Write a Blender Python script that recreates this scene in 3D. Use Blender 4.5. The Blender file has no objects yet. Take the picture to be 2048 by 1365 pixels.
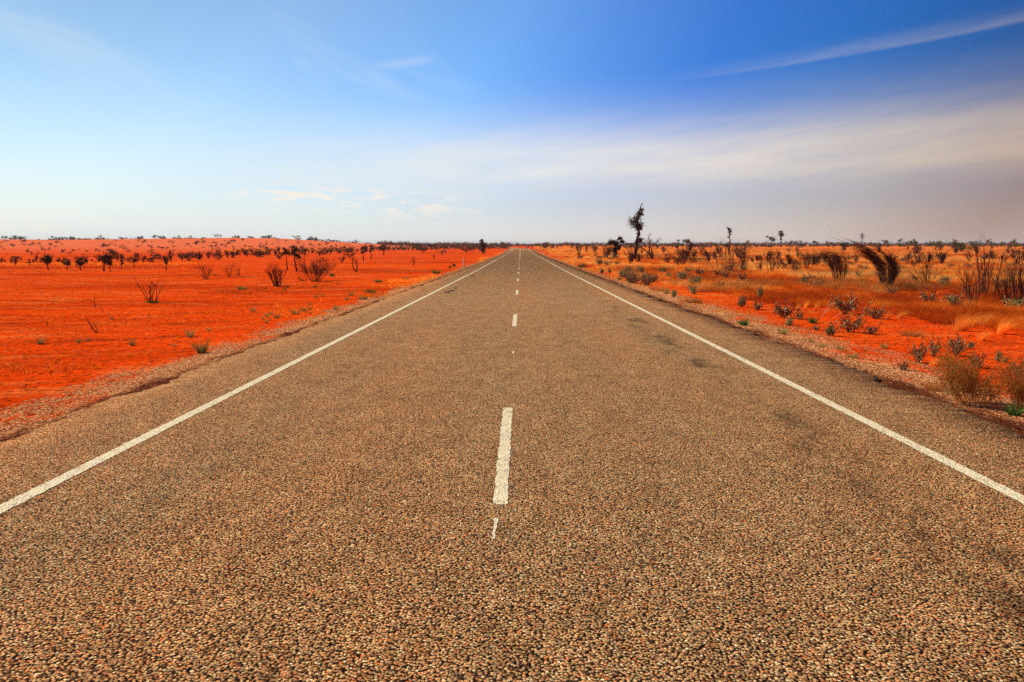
import bpy, math, random
import numpy as np
from mathutils import Vector, Matrix
C = bpy.context.scene
COL = C.collection
PI = math.pi

# ---------------------------------------------------------------- camera
CAM_H = 1.74
FPX = 1450.0                       # focal length in pixels of the 2048 px wide photograph
cam_d = bpy.data.cameras.new("camera"); cam = bpy.data.objects.new("camera", cam_d); COL.objects.link(cam)
cam_d.sensor_width = 36.0; cam_d.lens = FPX/2048*36.0
cam_d.clip_start = 0.05; cam_d.clip_end = 40000
PITCH = math.atan((682.5-490)/FPX); YAW = math.atan(17/FPX)
cam.location = (0, 0, CAM_H)
cam.rotation_euler = (PI/2-PITCH, 0, YAW)
C.camera = cam
CAM_M = Matrix.LocRotScale(None, cam.rotation_euler, None).to_3x3()

# ---------------------------------------------------------------- light
SUN_EL, SUN_AZ = 40.0, -62.0       # degrees; azimuth from the road's direction, negative = left
sx, sy, sz = (math.sin(math.radians(SUN_AZ))*math.cos(math.radians(SUN_EL)),
              math.cos(math.radians(SUN_AZ))*math.cos(math.radians(SUN_EL)), math.sin(math.radians(SUN_EL)))
sun_d = bpy.data.lights.new("sun", 'SUN'); sun = bpy.data.objects.new("sun", sun_d); COL.objects.link(sun)
sun_d.energy = 5.0; sun_d.angle = math.radians(0.5); sun_d.color = (1.0, 0.90, 0.74)
sun.rotation_euler = Vector((-sx, -sy, -sz)).to_track_quat('-Z', 'Y').to_euler()

C.view_settings.view_transform = 'Standard'; C.view_settings.look = 'None'
C.view_settings.exposure = 0.0; C.view_settings.gamma = 1.0
C.cycles.max_bounces = 5; C.cycles.diffuse_bounces = 2; C.cycles.transparent_max_bounces = 4
C.cycles.use_denoising = False

class NT:
    """small helper for node trees"""
    def __init__(s, nt): s.t = nt
    def n(s, typ, **kw):
        o = s.t.nodes.new(typ)
        for k, v in kw.items(): setattr(o, k, v)
        return o
    def put(s, sock, v):
        if isinstance(v, bpy.types.NodeSocket): s.t.links.new(v, sock)
        elif v is not None:
            if sock.type == 'RGBA' and len(v) == 3: v = (*v, 1)
            sock.default_value = v
    def m(s, op, a, b=None, c=None, clamp=False):
        o = s.n('ShaderNodeMath', operation=op, use_clamp=clamp)
        for i, v in enumerate((a, b, c)):
            if v is not None: s.put(o.inputs[i], v)
        return o.outputs[0]
    def vm(s, op, a, b=None, out=0, scale=None):
        o = s.n('ShaderNodeVectorMath', operation=op)
        s.put(o.inputs[0], a)
        if b is not None: s.put(o.inputs[1], b)
        if scale is not None: s.put(o.inputs['Scale'], scale)
        return o.outputs[out]
    def mix(s, f, a, b, blend='MIX'):
        o = s.n('ShaderNodeMix', data_type='RGBA', blend_type=blend)
        s.put(o.inputs[0], f); s.put(o.inputs[6], a); s.put(o.inputs[7], b)
        return o.outputs[2]
    def rng(s, v, a, b, c=0.0, d=1.0, smooth=False):
        o = s.n('ShaderNodeMapRange', interpolation_type='SMOOTHSTEP' if smooth else 'LINEAR')
        s.put(o.inputs[0], v)
        for i, k in enumerate((a, b, c, d)): s.put(o.inputs[i+1], k)
        return o.outputs[0]
    def noise(s, vec, scale, detail=3, rough=0.5, dist=0.0, out=0):
        o = s.n('ShaderNodeTexNoise'); s.put(o.inputs['Vector'], vec)
        s.put(o.inputs['Scale'], scale); s.put(o.inputs['Detail'], detail)
        s.put(o.inputs['Roughness'], rough); s.put(o.inputs['Distortion'], dist)
        return o.outputs[out]
    def ramp(s, f, stops, interp='LINEAR'):
        o = s.n('ShaderNodeValToRGB'); cr = o.color_ramp; cr.interpolation = interp
        while len(cr.elements) < len(stops): cr.elements.new(0.5)
        for e, (p, c) in zip(cr.elements, stops):
            e.position = p; e.color = (*c, 1)
        s.put(o.inputs[0], f); return o.outputs[0]
    def sep(s, v):
        o = s.n('ShaderNodeSeparateXYZ'); s.put(o.inputs[0], v); return o.outputs
    def comb(s, x, y, z):
        o = s.n('ShaderNodeCombineXYZ')
        for i, v in enumerate((x, y, z)): s.put(o.inputs[i], v)
        return o.outputs[0]

def srgb(r, g, b):
    f = lambda v: (v/255/12.92) if v/255 <= 0.04045 else ((v/255+0.055)/1.055)**2.4
    return (f(r), f(g), f(b))

# ---------------------------------------------------------------- sky
world = bpy.data.worlds.new("World"); C.world = world; world.use_nodes = True
w = NT(world.node_tree); world.node_tree.nodes.clear()
sky = w.n('ShaderNodeTexSky', sky_type='NISHITA'); sky.sun_disc = False
sky.sun_elevation = math.radians(SUN_EL); sky.sun_rotation = math.radians(SUN_AZ)
sky.air_density = 1.0; sky.dust_density = 0.6; sky.ozone_density = 2.5
SKY_STRENGTH = 0.10
dirv = w.vm('NORMALIZE', w.n('ShaderNodeTexCoord').outputs['Generated'])
dx, dy, dz = w.sep(dirv)
az = w.m('MULTIPLY', w.m('ARCTAN2', dx, dy), 180/PI)          # degrees, right positive
el = w.m('MULTIPLY', w.m('ARCSINE', dz), 180/PI)
cs = w.vm('DOT_PRODUCT', dirv, (sx, sy, sz), out=1)           # cosine of the angle from the sun
# a polarised blue that deepens away from the sun
base = w.vm('SCALE', sky.outputs[0], scale=SKY_STRENGTH)
away = w.rng(cs, 0.80, -0.04, 0, 1)
base = w.mix(1.0, base, w.ramp(away, [(0.0, (0.86, 1.05, 1.10)), (0.12, (1.02, 1.22, 1.32)), (0.32, (0.74, 1.16, 1.60)), (0.44, (0.46, 0.86, 1.50)), (0.56, (0.24, 0.64, 1.38)), (0.70, (0.15, 0.53, 1.12)), (0.88, (0.085, 0.32, 0.72)), (1.0, (0.08, 0.18, 0.45))]), 'MULTIPLY')
# cirrus veils: streaks laid along the sky
def streak_coord(slope, sc_along, sc_across):
    a2 = w.m('MULTIPLY', az, sc_along)
    e2 = w.m('MULTIPLY', w.m('SUBTRACT', el, w.m('MULTIPLY', az, slope)), sc_across)
    return w.comb(a2, e2, 0.0)
def gband(center, width, up=None):
    """gaussian band about elevation «center» (socket), width in degrees"""
    d = w.m('SUBTRACT', el, center)
    if up is not None:
        width = w.mix(w.m('GREATER_THAN', d, 0), (width,)*3, (up,)*3)
    q = w.m('DIVIDE', d, width)
    return w.m('EXPONENT', w.m('MULTIPLY', w.m('MULTIPLY', q, q), -1))
def line(b, k, k2=0.0):
    return w.m('ADD', b, w.m('MULTIPLY', az, w.m('ADD', k, w.m('MULTIPLY', az, k2))))
n_fine = w.noise(streak_coord(0.10, 0.10, 0.9), 1.0, 6, 0.6, 0.3)
n_big = w.noise(streak_coord(0.07, 0.035, 0.22), 1.0, 4, 0.55, 0.4)
veil_c = w.ramp(away, [(0.0, srgb(240, 243, 240)), (0.45, srgb(234, 236, 238)), (0.7, srgb(232, 221, 210)), (0.85, srgb(220, 205, 186)), (1.0, srgb(200, 178, 156))])
# broad cream veil rising to the right
v1 = w.m('MULTIPLY', gband(line(5.9, 0.012), 1.8, 2.9), w.rng(az, -34, 0, 0, 0.90, True))
v1 = w.m('MULTIPLY', v1, w.rng(n_fine, 0.25, 0.60, 0.60, 1.0))
v1b = w.m('MULTIPLY', gband(line(7.4, 0.03), 2.8), w.m('MULTIPLY', w.rng(az, -5, 25, 0, 0.26, True), w.rng(n_fine, 0.3, 0.7, 0.5, 1.0)))
# bright narrow streak climbing to the upper right
v2 = w.m('MULTIPLY', gband(line(11.05, 0.08), 0.17, 0.60), w.m('MULTIPLY', w.rng(az, 7, 24, 0, 0.22, True), w.rng(n_fine, 0.35, 0.65, 0.5, 1.0)))
# faint wisps upper left
wisp_n = w.noise(w.comb(w.m('MULTIPLY', az, 0.05), w.m('MULTIPLY', w.m('ADD', el, w.m('MULTIPLY', az, 0.45)), 0.16), 3.0), 1.0, 5, 0.6, 0.8)
v3 = w.m('MULTIPLY', w.rng(wisp_n, 0.50, 0.78, 0, 0.26, True), w.m('MULTIPLY', w.rng(az, 2, -12, 0, 1, True), w.rng(el, 6, 14, 0, 1, True)))
v4 = w.m('MULTIPLY', gband(line(14.7, 0.16), 0.35), w.m('MULTIPLY', w.m('MULTIPLY', w.rng(az, -13, -9, 0, 1, True), w.rng(az, -5.5, -8, 0, 1, True)), 0.22))
veil = w.m('MAXIMUM', w.m('MAXIMUM', v1, v1b), w.m('MAXIMUM', w.m('MAXIMUM', v2, v3), v4))
col = w.mix(veil, base, veil_c)
# pale layer hugging the horizon
hz = w.m('POWER', w.rng(el, 0, 13, 1, 0), 1.6)
hz_c = w.ramp(away, [(0.0, srgb(236, 240, 240)), (0.45, srgb(242, 239, 232)), (0.65, srgb(237, 225, 216)), (0.85, srgb(220, 199, 184)), (1.0, srgb(192, 160, 142))])
col = w.mix(w.m('MULTIPLY', hz, 0.97), col, hz_c)
# small bright scraps of cloud low on the left and centre
puff_n = w.noise(w.comb(w.m('MULTIPLY', az, 0.42), w.m('MULTIPLY', w.m('ADD', el, w.m('MULTIPLY', az, 0.04)), 2.1), 7.3), 1.0, 5, 0.62, 0.3)
pm = w.m('MULTIPLY', gband(line(2.6, -0.06), 1.0), w.m('MULTIPLY', w.rng(az, -24, -17, 0, 1, True), w.rng(az, 0, -10, 0, 1, True)))
puff = w.m('MULTIPLY', w.rng(puff_n, 0.47, 0.58, 0, 1, True), pm)
pm2 = w.m('MULTIPLY', gband(line(1.6, 0.0), 0.7), w.m('MULTIPLY', w.rng(az, -30, -34, 0, 1, True), w.rng(az, -37, -35, 0, 1, True)))
puff = w.m('MAXIMUM', puff, w.m('MULTIPLY', w.rng(puff_n, 0.5, 0.66, 0, 1, True), pm2))
col = w.mix(w.m('MULTIPLY', puff, 0.8), col, srgb(255, 243, 228))
bg = w.n('ShaderNodeBackground'); w.put(bg.inputs[0], col); bg.inputs[1].default_value = 1.0
wo = w.n('ShaderNodeOutputWorld'); w.t.links.new(bg.outputs[0], wo.inputs[0])

# ---------------------------------------------------------------- numeric helpers
def vhash(ix, iy, seed):
    n = (ix.astype(np.int64)*374761393 + iy.astype(np.int64)*668265263 + seed*1442695041) & 0x7fffffff
    n = ((n ^ (n >> 13))*1274126177) & 0x7fffffff
    return ((n ^ (n >> 16)) & 0xffff)/65535.0
def vnoise(x, y, seed=0):
    x = np.asarray(x, float); y = np.asarray(y, float)
    ix = np.floor(x); iy = np.floor(y); fx = x-ix; fy = y-iy
    fx = fx*fx*(3-2*fx); fy = fy*fy*(3-2*fy)
    a = vhash(ix, iy, seed); b = vhash(ix+1, iy, seed); c = vhash(ix, iy+1, seed); d = vhash(ix+1, iy+1, seed)
    return (a*(1-fx)+b*fx)*(1-fy)+(c*(1-fx)+d*fx)*fy
def fbm(x, y, seed=0, oct=4):
    s = 0; a = 0.5; t = 0
    for i in range(oct):
        s = s+a*vnoise(x*2**i, y*2**i, seed+i*17); t += a; a *= 0.5
    return s/t
def sstep(a, b, x):
    t = np.clip((x-a)/(b-a), 0, 1); return t*t*(3-2*t)

# ---------------------------------------------------------------- terrain shape
_ry = np.array([-60, 0, 23, 60, 94, 110, 160, 216, 270, 338, 365, 420, 550, 700, 1000, 2000, 4000, 12000.])
_rz = np.array([.10, 0, -.13, -.31, -.40, -.44, -.60, -.62, -.45, -.13, -.22, -.55, -.22, 0.05, 0.45, 0.9, 1.2, 1.4])
_py = np.array([-60, 0, 23, 60, 94, 150, 216, 338, 500, 700, 1000, 2000, 4000, 12000.])
_pz = np.array([.10, 0, -.13, -.31, -.38, -.38, -.36, -.22, 0.05, 0.35, 0.75, 1.2, 1.45, 1.6])
_tab = np.concatenate([np.arange(-60, 1200, 1.0), np.arange(1200, 12001, 20.0)])
def _smooth(yy, zz):
    base = np.interp(_tab, yy, zz); out = np.zeros_like(base); wt = 0
    for k in np.linspace(-1, 1, 9):
        out += np.interp(_tab+k*np.clip(_tab*0.10, 2, 200), yy, zz); wt += 1
    return out/wt
_rt = _smooth(_ry, _rz); _pt = _smooth(_py, _pz)
_rt -= np.interp(0, _tab, _rt); _pt -= np.interp(0, _tab, _pt)
def road_z(Y): return np.interp(Y, _tab, _rt)
def plain_z(Y): return np.interp(Y, _tab, _pt)
def road_x(Y):
    t = np.clip(np.asarray(Y, float)-352, 0, None)/100
    return -3.6*t*t/(1+0.25*t)
_hx = np.array([-400, 0, 100, 200, 350, 450, 560, 640, 700, 760, 830, 900])
_hy = np.array([479, 480, 480.5, 480, 477.5, 477, 479, 483, 486, 489.5, 492.5, 493])
def hill(X, Y):
    """the low dune left of the road: crest height follows the bearing"""
    px = 1041+FPX*X/np.maximum(Y, 30)
    top = (490-np.interp(px, _hx, _hy))/FPX*560*0.995+1.74
    amount = sstep(900, 740, px)
    rise = sstep(170, 560, Y)**1.05*sstep(1500, 700, Y)
    bump = (fbm(X/60., Y/60., 5, 3)-0.5)*1.6*sstep(200, 400, Y)
    return np.where(amount > 0, amount*rise*(top+bump-0.0), 0.0)
def ground_z(X, Y):
    X = np.asarray(X, float); Y = np.asarray(Y, float)
    d = np.abs(X-road_x(Y))
    wgt = sstep(7, 22, d)
    pz = plain_z(Y)
    z = road_z(Y)*(1-wgt)+pz*wgt
    z = z-0.06-0.07*sstep(4.9, 8.0, d)
    h = hill(X, Y)
    z = z+np.where(h > 0, (h-np.maximum(pz, 0)*sstep(170, 560, Y)*0.3)*wgt, 0)
    amp = sstep(6.5, 11, d)
    z = z+amp*((fbm(X/2.6, Y/2.6, 1, 4)-0.5)*0.13+(fbm(X/13, Y/13, 9, 2)-0.5)*0.22*sstep(8, 30, d))
    z = z+amp*sstep(60, 25, Y)*(fbm(X/0.55, Y/0.55, 3, 2)-0.5)*0.055
    return z
def ray(px, py):
    v = CAM_M @ Vector(((px-1024)/FPX, -(py-682.5)/FPX, -1)); return v/v.y
def at(px, py):
    """ground point seen at a photograph pixel"""
    v = ray(px, py); Y0 = 2.0; last = Y0
    while Y0 < 6000:
        z = CAM_H+v.z*Y0
        if z <= float(ground_z(v.x*Y0, Y0)): break
        last = Y0; Y0 *= 1.004
    a, b = last, Y0
    for _ in range(18):
        m = (a+b)/2
        if CAM_H+v.z*m <= float(ground_z(v.x*m, m)): b = m
        else: a = m
    return v.x*b, b, float(ground_z(v.x*b, b))

# ---------------------------------------------------------------- mesh helpers
def mesh_np(name, V, F, mat=None, attrs=None, smooth=False):
    """V (n,3); F list of (m,k) integer arrays"""
    me = bpy.data.meshes.new(name); V = np.asarray(V, np.float32)
    me.vertices.add(len(V)); me.vertices.foreach_set('co', V.ravel())
    F = [np.asarray(f, np.int32) for f in F if len(f)]
    nl = sum(f.size for f in F); npol = sum(len(f) for f in F)
    me.loops.add(nl); me.polygons.add(npol)
    me.loops.foreach_set('vertex_index', np.concatenate([f.ravel() for f in F]))
    tot = np.concatenate([np.full(len(f), f.shape[1], np.int32) for f in F])
    me.polygons.foreach_set('loop_start', np.concatenate([[0], np.cumsum(tot)[:-1]]).astype(np.int32))
    me.polygons.foreach_set('loop_total', tot)
    if smooth: me.polygons.foreach_set('use_smooth', np.ones(npol, bool))
    if attrs:
        for k, a in attrs.items():
            at_ = me.attributes.new(k, 'FLOAT', 'POINT'); at_.data.foreach_set('value', np.asarray(a, np.float32))
    me.update(calc_edges=True)
    if mat: me.materials.append(mat)
    return me
def link(name, me, parent=None, loc=(0, 0, 0)):
    o = bpy.data.objects.new(name, me); COL.objects.link(o); o.location = loc
    if parent: o.parent = parent
    return o
def tag(o, label=None, cat=None, group=None, kind=None):
    if label: o['label'] = label
    if cat: o['category'] = cat
    if group: o['group'] = group
    if kind: o['kind'] = kind
    return o
class Buf:
    def __init__(s): s.V = []; s.Q = []; s.T = []; s.h = []; s.n = 0
    def tube(s, P, R, k=4, h=0.5):
        P = np.asarray(P, float); m = len(P)
        T = np.gradient(P, axis=0); T /= np.linalg.norm(T, axis=1)[:, None]+1e-9
        ref = np.array([0.31, 0.95, 0.05]); A = np.cross(T, ref); A /= np.linalg.norm(A, axis=1)[:, None]+1e-9
        B = np.cross(T, A); th = np.arange(k)*2*PI/k
        ring = P[:, None]+np.asarray(R)[:, None, None]*(A[:, None]*np.cos(th)[None, :, None]+B[:, None]*np.sin(th)[None, :, None])
        i = np.arange(m-1)[:, None]*k; j = np.arange(k)[None]; j2 = (j+1) % k
        q = np.stack([i+j, i+j2, i+k+j2, i+k+j], -1).reshape(-1, 4)+s.n
        s.V.append(ring.reshape(-1, 3)); s.Q.append(q); s.h.append(np.full(m*k, h)); s.n += m*k
    def quads(s, V4, h):
        """V4 (n,4,3)"""
        n = len(V4); s.V.append(V4.reshape(-1, 3)); s.Q.append((np.arange(n*4).reshape(-1, 4))+s.n)
        s.h.append(np.repeat(h, 4) if np.ndim(h) else np.full(n*4, h)); s.n += n*4
    def mesh(s, name, mat, smooth=False):
        if not s.V: return None
        return mesh_np(name, np.concatenate(s.V), [np.concatenate(s.Q)], mat, {'hue': np.concatenate(s.h)}, smooth)
def leaf_quads(P, size, rng, flat=0.0, aspect=0.5, droop=None):
    """leaf-like diamonds at points P, random orientation"""
    n = len(P); D = rng.normal(size=(n, 3)); D[:, 2] *= (1-flat)
    if droop is not None: D = D*0.6+np.asarray(droop)
    D /= np.linalg.norm(D, axis=1)[:, None]+1e-9
    S = np.cross(D, rng.normal(size=(n, 3))); S /= np.linalg.norm(S, axis=1)[:, None]+1e-9
    L = (np.asarray(size)*rng.uniform(0.6, 1.3, n))[:, None]
    return np.stack([P, P+D*L*0.5+S*L*aspect*0.5, P+D*L, P+D*L*0.5-S*L*aspect*0.5], 1)
def blades(base, dirs, L, wd, rng, bend=0.4, seg=2):
    """grass blades: tapering strips bending outward. base, dirs (n,3)"""
    n = len(base); L = np.broadcast_to(L, (n,)); wd = np.broadcast_to(wd, (n,))
    side = np.cross(dirs, rng.normal(size=(n, 3))); side /= np.linalg.norm(side, axis=1)[:, None]+1e-9
    out = dirs.copy(); out[:, 2] = 0; out /= np.linalg.norm(out, axis=1)[:, None]+1e-9
    prev = base; pw = wd; quads = []
    for k in range(1, seg+1):
        t = k/seg
        p = base+dirs*(L*t)[:, None]+out*(L*bend*t*t)[:, None]-np.array([0, 0, 1.0])*(L*bend*0.45*t*t)[:, None]
        nw = wd*(1-t)+wd*0.12
        quads.append(np.stack([prev-side*pw[:, None]/2, prev+side*pw[:, None]/2, p+side*nw[:, None]/2, p-side*nw[:, None]/2], 1))
        prev = p; pw = nw
    return np.concatenate(quads), seg

# ---------------------------------------------------------------- materials
def material(name, rough=0.9, spec=0.1):
    m = bpy.data.materials.new(name); m.use_nodes = True
    nt = NT(m.node_tree); b = m.node_tree.nodes['Principled BSDF']
    b.inputs['Roughness'].default_value = rough; b.inputs['Specular IOR Level'].default_value = spec
    return m, nt, b
def bump(nt, b, h, strength, dist):
    o = nt.n('ShaderNodeBump'); nt.put(o.inputs['Height'], h); o.inputs['Strength'].default_value = strength
    o.inputs['Distance'].default_value = dist; nt.t.links.new(o.outputs[0], b.inputs['Normal'])
def pos(nt): return nt.n('ShaderNodeNewGeometry').outputs['Position']
def stones(nt, P, scale, flat=1.0):
    v = nt.n('ShaderNodeTexVoronoi', feature='F1'); v.voronoi_dimensions = '2D'
    wob = nt.vm('SCALE', nt.noise(P, scale*1.1, 3, 0.7, 0, out=1), scale=0.95/scale)
    nt.put(v.inputs['Vector'], nt.vm('ADD', P, wob)); v.inputs['Scale'].default_value = scale
    v.inputs['Randomness'].default_value = 1.0
    loc_ = nt.vm('SUBTRACT', nt.vm('SCALE', nt.vm('ADD', P, wob), scale=scale), nt.vm('SCALE', v.outputs['Position'], scale=scale))
    tilt = nt.vm('DOT_PRODUCT', loc_, nt.vm('SUBTRACT', v.outputs['Color'], (0.5, 0.5, 0.5)), out=1)
    return v.outputs['Distance'], v.outputs['Color'], tilt

def road_shade(nt):
    P = pos(nt); x, y, z = nt.sep(P)
    d, c, tilt = stones(nt, P, 76.0)
    r, g, b_ = nt.sep(c)
    tone = nt.ramp(r, [(0.0, (0.09, 0.048, 0.024)), (0.14, (0.30, 0.120, 0.043)), (0.32, (0.64, 0.265, 0.075)), (0.48, (0.80, 0.44, 0.155)), (0.62, (0.36, 0.232, 0.116)), (0.77, (0.97, 0.59, 0.24)), (0.9, (0.76, 0.165, 0.040)), (1.0, (1.0, 0.86, 0.46))])
    tone = nt.mix(nt.rng(g, 0, 1, 0.0, 0.35), tone, (0.40, 0.245, 0.125))
    crev_fade = nt.rng(y, 3.0, 22.0, 1.0, 0.30)       # crevice darkness painted weaker farther on, imitating the lighter look at grazing angles
    crev = nt.m('MULTIPLY', nt.rng(d, 0.44, 0.68, 0, 1, True), crev_fade)
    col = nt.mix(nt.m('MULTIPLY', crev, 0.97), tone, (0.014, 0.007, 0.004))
    # wear: dusty reddish zones, greyer wheel paths, oily patches
    S = nt.vm('MULTIPLY', P, (1.0, 0.10, 1.0))
    dust = nt.rng(nt.noise(S, 0.55, 4, 0.6), 0.38, 0.66, 0, 1, True)
    col = nt.mix(nt.m('MULTIPLY', dust, 0.32), col, nt.mix(1.0, col, (1.30, 0.98, 0.72), 'MULTIPLY'))
    ax = nt.m('ABSOLUTE', x)
    edge = nt.rng(ax, 3.6, 4.8, 0, 1, True)
    col = nt.mix(nt.m('MULTIPLY', edge, 0.35), col, nt.mix(1.0, col, (1.25, 0.92, 0.70), 'MULTIPLY'))
    wp = nt.m('MAXIMUM', nt.rng(nt.m('ABSOLUTE', nt.m('SUBTRACT', ax, 2.62)), 0.42, 0.05, 0, 1, True), nt.rng(nt.m('ABSOLUTE', nt.m('SUBTRACT', ax, 0.95)), 0.42, 0.05, 0, 0.8, True))
    pn = nt.noise(nt.vm('MULTIPLY', P, (1.0, 0.35, 1.0)), 1.1, 4, 0.65)
    grey = nt.m('MULTIPLY', wp, nt.rng(pn, 0.35, 0.7, 0.2, 0.9, True))
    col = nt.mix(nt.m('MULTIPLY', grey, 0.55), col, nt.mix(1.0, col, (0.80, 0.86, 0.90), 'MULTIPLY'))
    oil = nt.m('MULTIPLY', nt.rng(nt.noise(nt.vm('ADD', nt.vm('MULTIPLY', P, (1.6, 0.55, 1.0)), (4.3, 1.7, 0)), 1.0, 5, 0.75), 0.46, 0.63, 0, 0.95, True), nt.rng(nt.m('ABSOLUTE', nt.m('SUBTRACT', x, nt.m('ADD', 2.50, nt.m('MULTIPLY', y, 0.016)))), 0.42, 0.06, 0.0, 1, True))
    oil = nt.m('MULTIPLY', oil, nt.rng(y, 26, 17, 0.15, 1, True))
    col = nt.mix(nt.m('MULTIPLY', oil, 0.85), col, nt.mix(1.0, col, (0.30, 0.31, 0.33), 'MULTIPLY'))
    mott = nt.noise(nt.vm('MULTIPLY', P, (1.0, 0.55, 1.0)), 3.6, 5, 0.72)
    col = nt.mix(1.0, col, nt.ramp(mott, [(0.3, (0.78, 0.75, 0.73)), (0.7, (1.20, 1.18, 1.15))]), 'MULTIPLY')
    gr = nt.noise(P, 260.0, 2, 0.6)
    col = nt.mix(1.0, col, nt.ramp(gr, [(0.3, (0.62, 0.60, 0.58)), (0.7, (1.3, 1.3, 1.3))]), 'MULTIPLY')
    h = nt.m('ADD', nt.rng(d, 0.80, 0.30, 0, 1.0, True), nt.m('ADD', nt.m('MULTIPLY', b_, 0.55), nt.m('ADD', nt.m('MULTIPLY', tilt, 1.6), nt.m('MULTIPLY', gr, 0.3))))
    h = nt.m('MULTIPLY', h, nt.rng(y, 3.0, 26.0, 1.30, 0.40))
    return col, h, d, c, P
M = {}
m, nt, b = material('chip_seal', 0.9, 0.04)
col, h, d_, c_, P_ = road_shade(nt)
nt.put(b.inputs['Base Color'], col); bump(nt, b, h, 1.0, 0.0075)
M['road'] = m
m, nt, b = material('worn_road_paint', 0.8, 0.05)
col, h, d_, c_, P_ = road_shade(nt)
wear = nt.noise(P_, 9.0, 4, 0.7)
gap = nt.m('MULTIPLY', nt.rng(d_, 0.54, 0.68, 0, 1, True), nt.rng(wear, 0.38, 0.62, 0.15, 0.9))
bare = nt.m('MULTIPLY', nt.rng(nt.sep(c_)[1], 0.80, 0.84, 0, 1), nt.rng(wear, 0.42, 0.62, 0, 0.9))
pc = nt.mix(nt.noise(P_, 45.0, 3, 0.6), (1.0, 0.84, 0.52), (0.86, 0.68, 0.40))
nt.put(b.inputs['Base Color'], nt.mix(nt.m('MAXIMUM', gap, bare), pc, col)); bump(nt, b, h, 0.6, 0.006)
M['paint'] = m

def sand_shade(nt, P=None):
    P = P or pos(nt); x, y, z = nt.sep(P)
    big = nt.noise(nt.vm('MULTIPLY', P, (0.35, 1.0, 1.0)), 0.09, 5, 0.6)
    med = nt.noise(nt.vm('MULTIPLY', P, (0.30, 1.0, 1.0)), 0.9, 5, 0.65, 0.4)
    fine = nt.noise(P, 9.0, 5, 0.7)
    col = nt.ramp(big, [(0.34, (0.52, 0.036, 0.002)), (0.50, (0.92, 0.068, 0.004)), (0.68, (0.86, 0.092, 0.006))])
    col = nt.mix(nt.rng(med, 0.52, 0.68, 0, 0.75, True), col, (0.90, 0.16, 0.025))
    col = nt.mix(nt.rng(med, 0.45, 0.30, 0, 0.75, True), col, (0.30, 0.035, 0.006))
    col = nt.mix(1.0, col, nt.ramp(fine, [(0.30, (0.52, 0.50, 0.5)), (0.52, (1.0, 1.0, 1.0)), (0.75, (1.18, 1.3, 1.4))]), 'MULTIPLY')
    rip = nt.noise(nt.vm('MULTIPLY', P, (0.35, 1.0, 1.0)), 2.6, 6, 0.78, 0.5)
    col = nt.mix(1.0, col, nt.ramp(rip, [(0.30, (0.72, 0.64, 0.6)), (0.48, (1.0, 1.0, 1.0)), (0.66, (1.10, 1.35, 1.6))]), 'MULTIPLY')
    # pale scraped streaks running beside the road
    st = nt.noise(nt.vm('MULTIPLY', P, (0.10, 1.4, 1.0)), 1.0, 4, 0.6, 0.6)
    stm = nt.m('MULTIPLY', nt.rng(st, 0.60, 0.70, 0, 0.65, True), nt.rng(x, -8, -10, 0, 1))
    col = nt.mix(stm, col, (0.95, 0.30, 0.085))
    # grit
    v = nt.n('ShaderNodeTexVoronoi', feature='F1'); v.voronoi_dimensions = '2D'
    nt.put(v.inputs['Vector'], P); v.inputs['Scale'].default_value = 7.0
    vr, vg, vb = nt.sep(v.outputs['Color'])
    sp = nt.m('MULTIPLY', nt.rng(v.outputs['Distance'], 0.30, 0.18, 0, 1), nt.m('GREATER_THAN', vr, 0.62))
    col = nt.mix(nt.m('MULTIPLY', sp, 0.8), col, nt.mix(nt.m('GREATER_THAN', vg, 0.93), (0.13, 0.018, 0.006), (0.72, 0.25, 0.10)))
    h = nt.m('ADD', nt.m('ADD', nt.m('MULTIPLY', fine, 0.7), nt.m('MULTIPLY', med, 1.6)), nt.m('MULTIPLY', sp, 0.35))
    return col, h, P, x, y
m, nt, b = material('red_sand', 1.0, 0.0)
col, h, P_, x, y = sand_shade(nt)
# dune sand painted paler and pinker, imitating haze over distance
dn = nt.noise(P_, 0.05, 5, 0.7)
dm = nt.m('MULTIPLY', nt.rng(y, 150, 330, 0, 1, True), nt.rng(x, -25, -90, 0, 1, True))
col = nt.mix(nt.m('MULTIPLY', dm, 0.8), col, nt.ramp(dn, [(0.3, (0.70, 0.14, 0.045)), (0.55, (0.90, 0.19, 0.07)), (0.75, (0.62, 0.22, 0.07))]))
# dry litter on the right plain
lit_n = nt.noise(nt.vm('MULTIPLY', P_, (0.5, 1.0, 1.0)), 0.16, 5, 0.65)
dist_r = nt.m('SUBTRACT', x, 7.6)
lit = nt.m('MULTIPLY', nt.rng(dist_r, 0.5, 6, 0, 1, True), nt.rng(nt.m('ADD', lit_n, nt.rng(y, 10, 60, -0.12, 0.20)), 0.40, 0.62, 0, 0.9, True))
litc = nt.ramp(nt.noise(nt.vm('MULTIPLY', P_, (0.4, 1.0, 1.0)), 0.35, 5, 0.75), [(0.30, (0.50, 0.070, 0.006)), (0.46, (0.84, 0.16, 0.012)), (0.62, (0.98, 0.27, 0.022))])
col = nt.mix(lit, col, litc)
nt.put(b.inputs['Base Color'], col); bump(nt, b, h, 0.9, 0.10)
M['sand'] = m
m, nt, b = material('pale_road_gravel', 1.0, 0.0)
scol, sh, P_, x, y = sand_shade(nt)
d, c, tilt = stones(nt, P_, 44.0)
r, g, b2 = nt.sep(c)
gc = nt.ramp(r, [(0.0, (0.20, 0.045, 0.018)), (0.25, (0.50, 0.13, 0.035)), (0.5, (0.72, 0.27, 0.085)), (0.8, (1.0, 0.52, 0.21)), (1.0, (0.36, 0.17, 0.08))])
gc = nt.mix(nt.rng(d, 0.40, 0.7, 0, 0.9, True), gc, (0.20, 0.035, 0.012))
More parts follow.
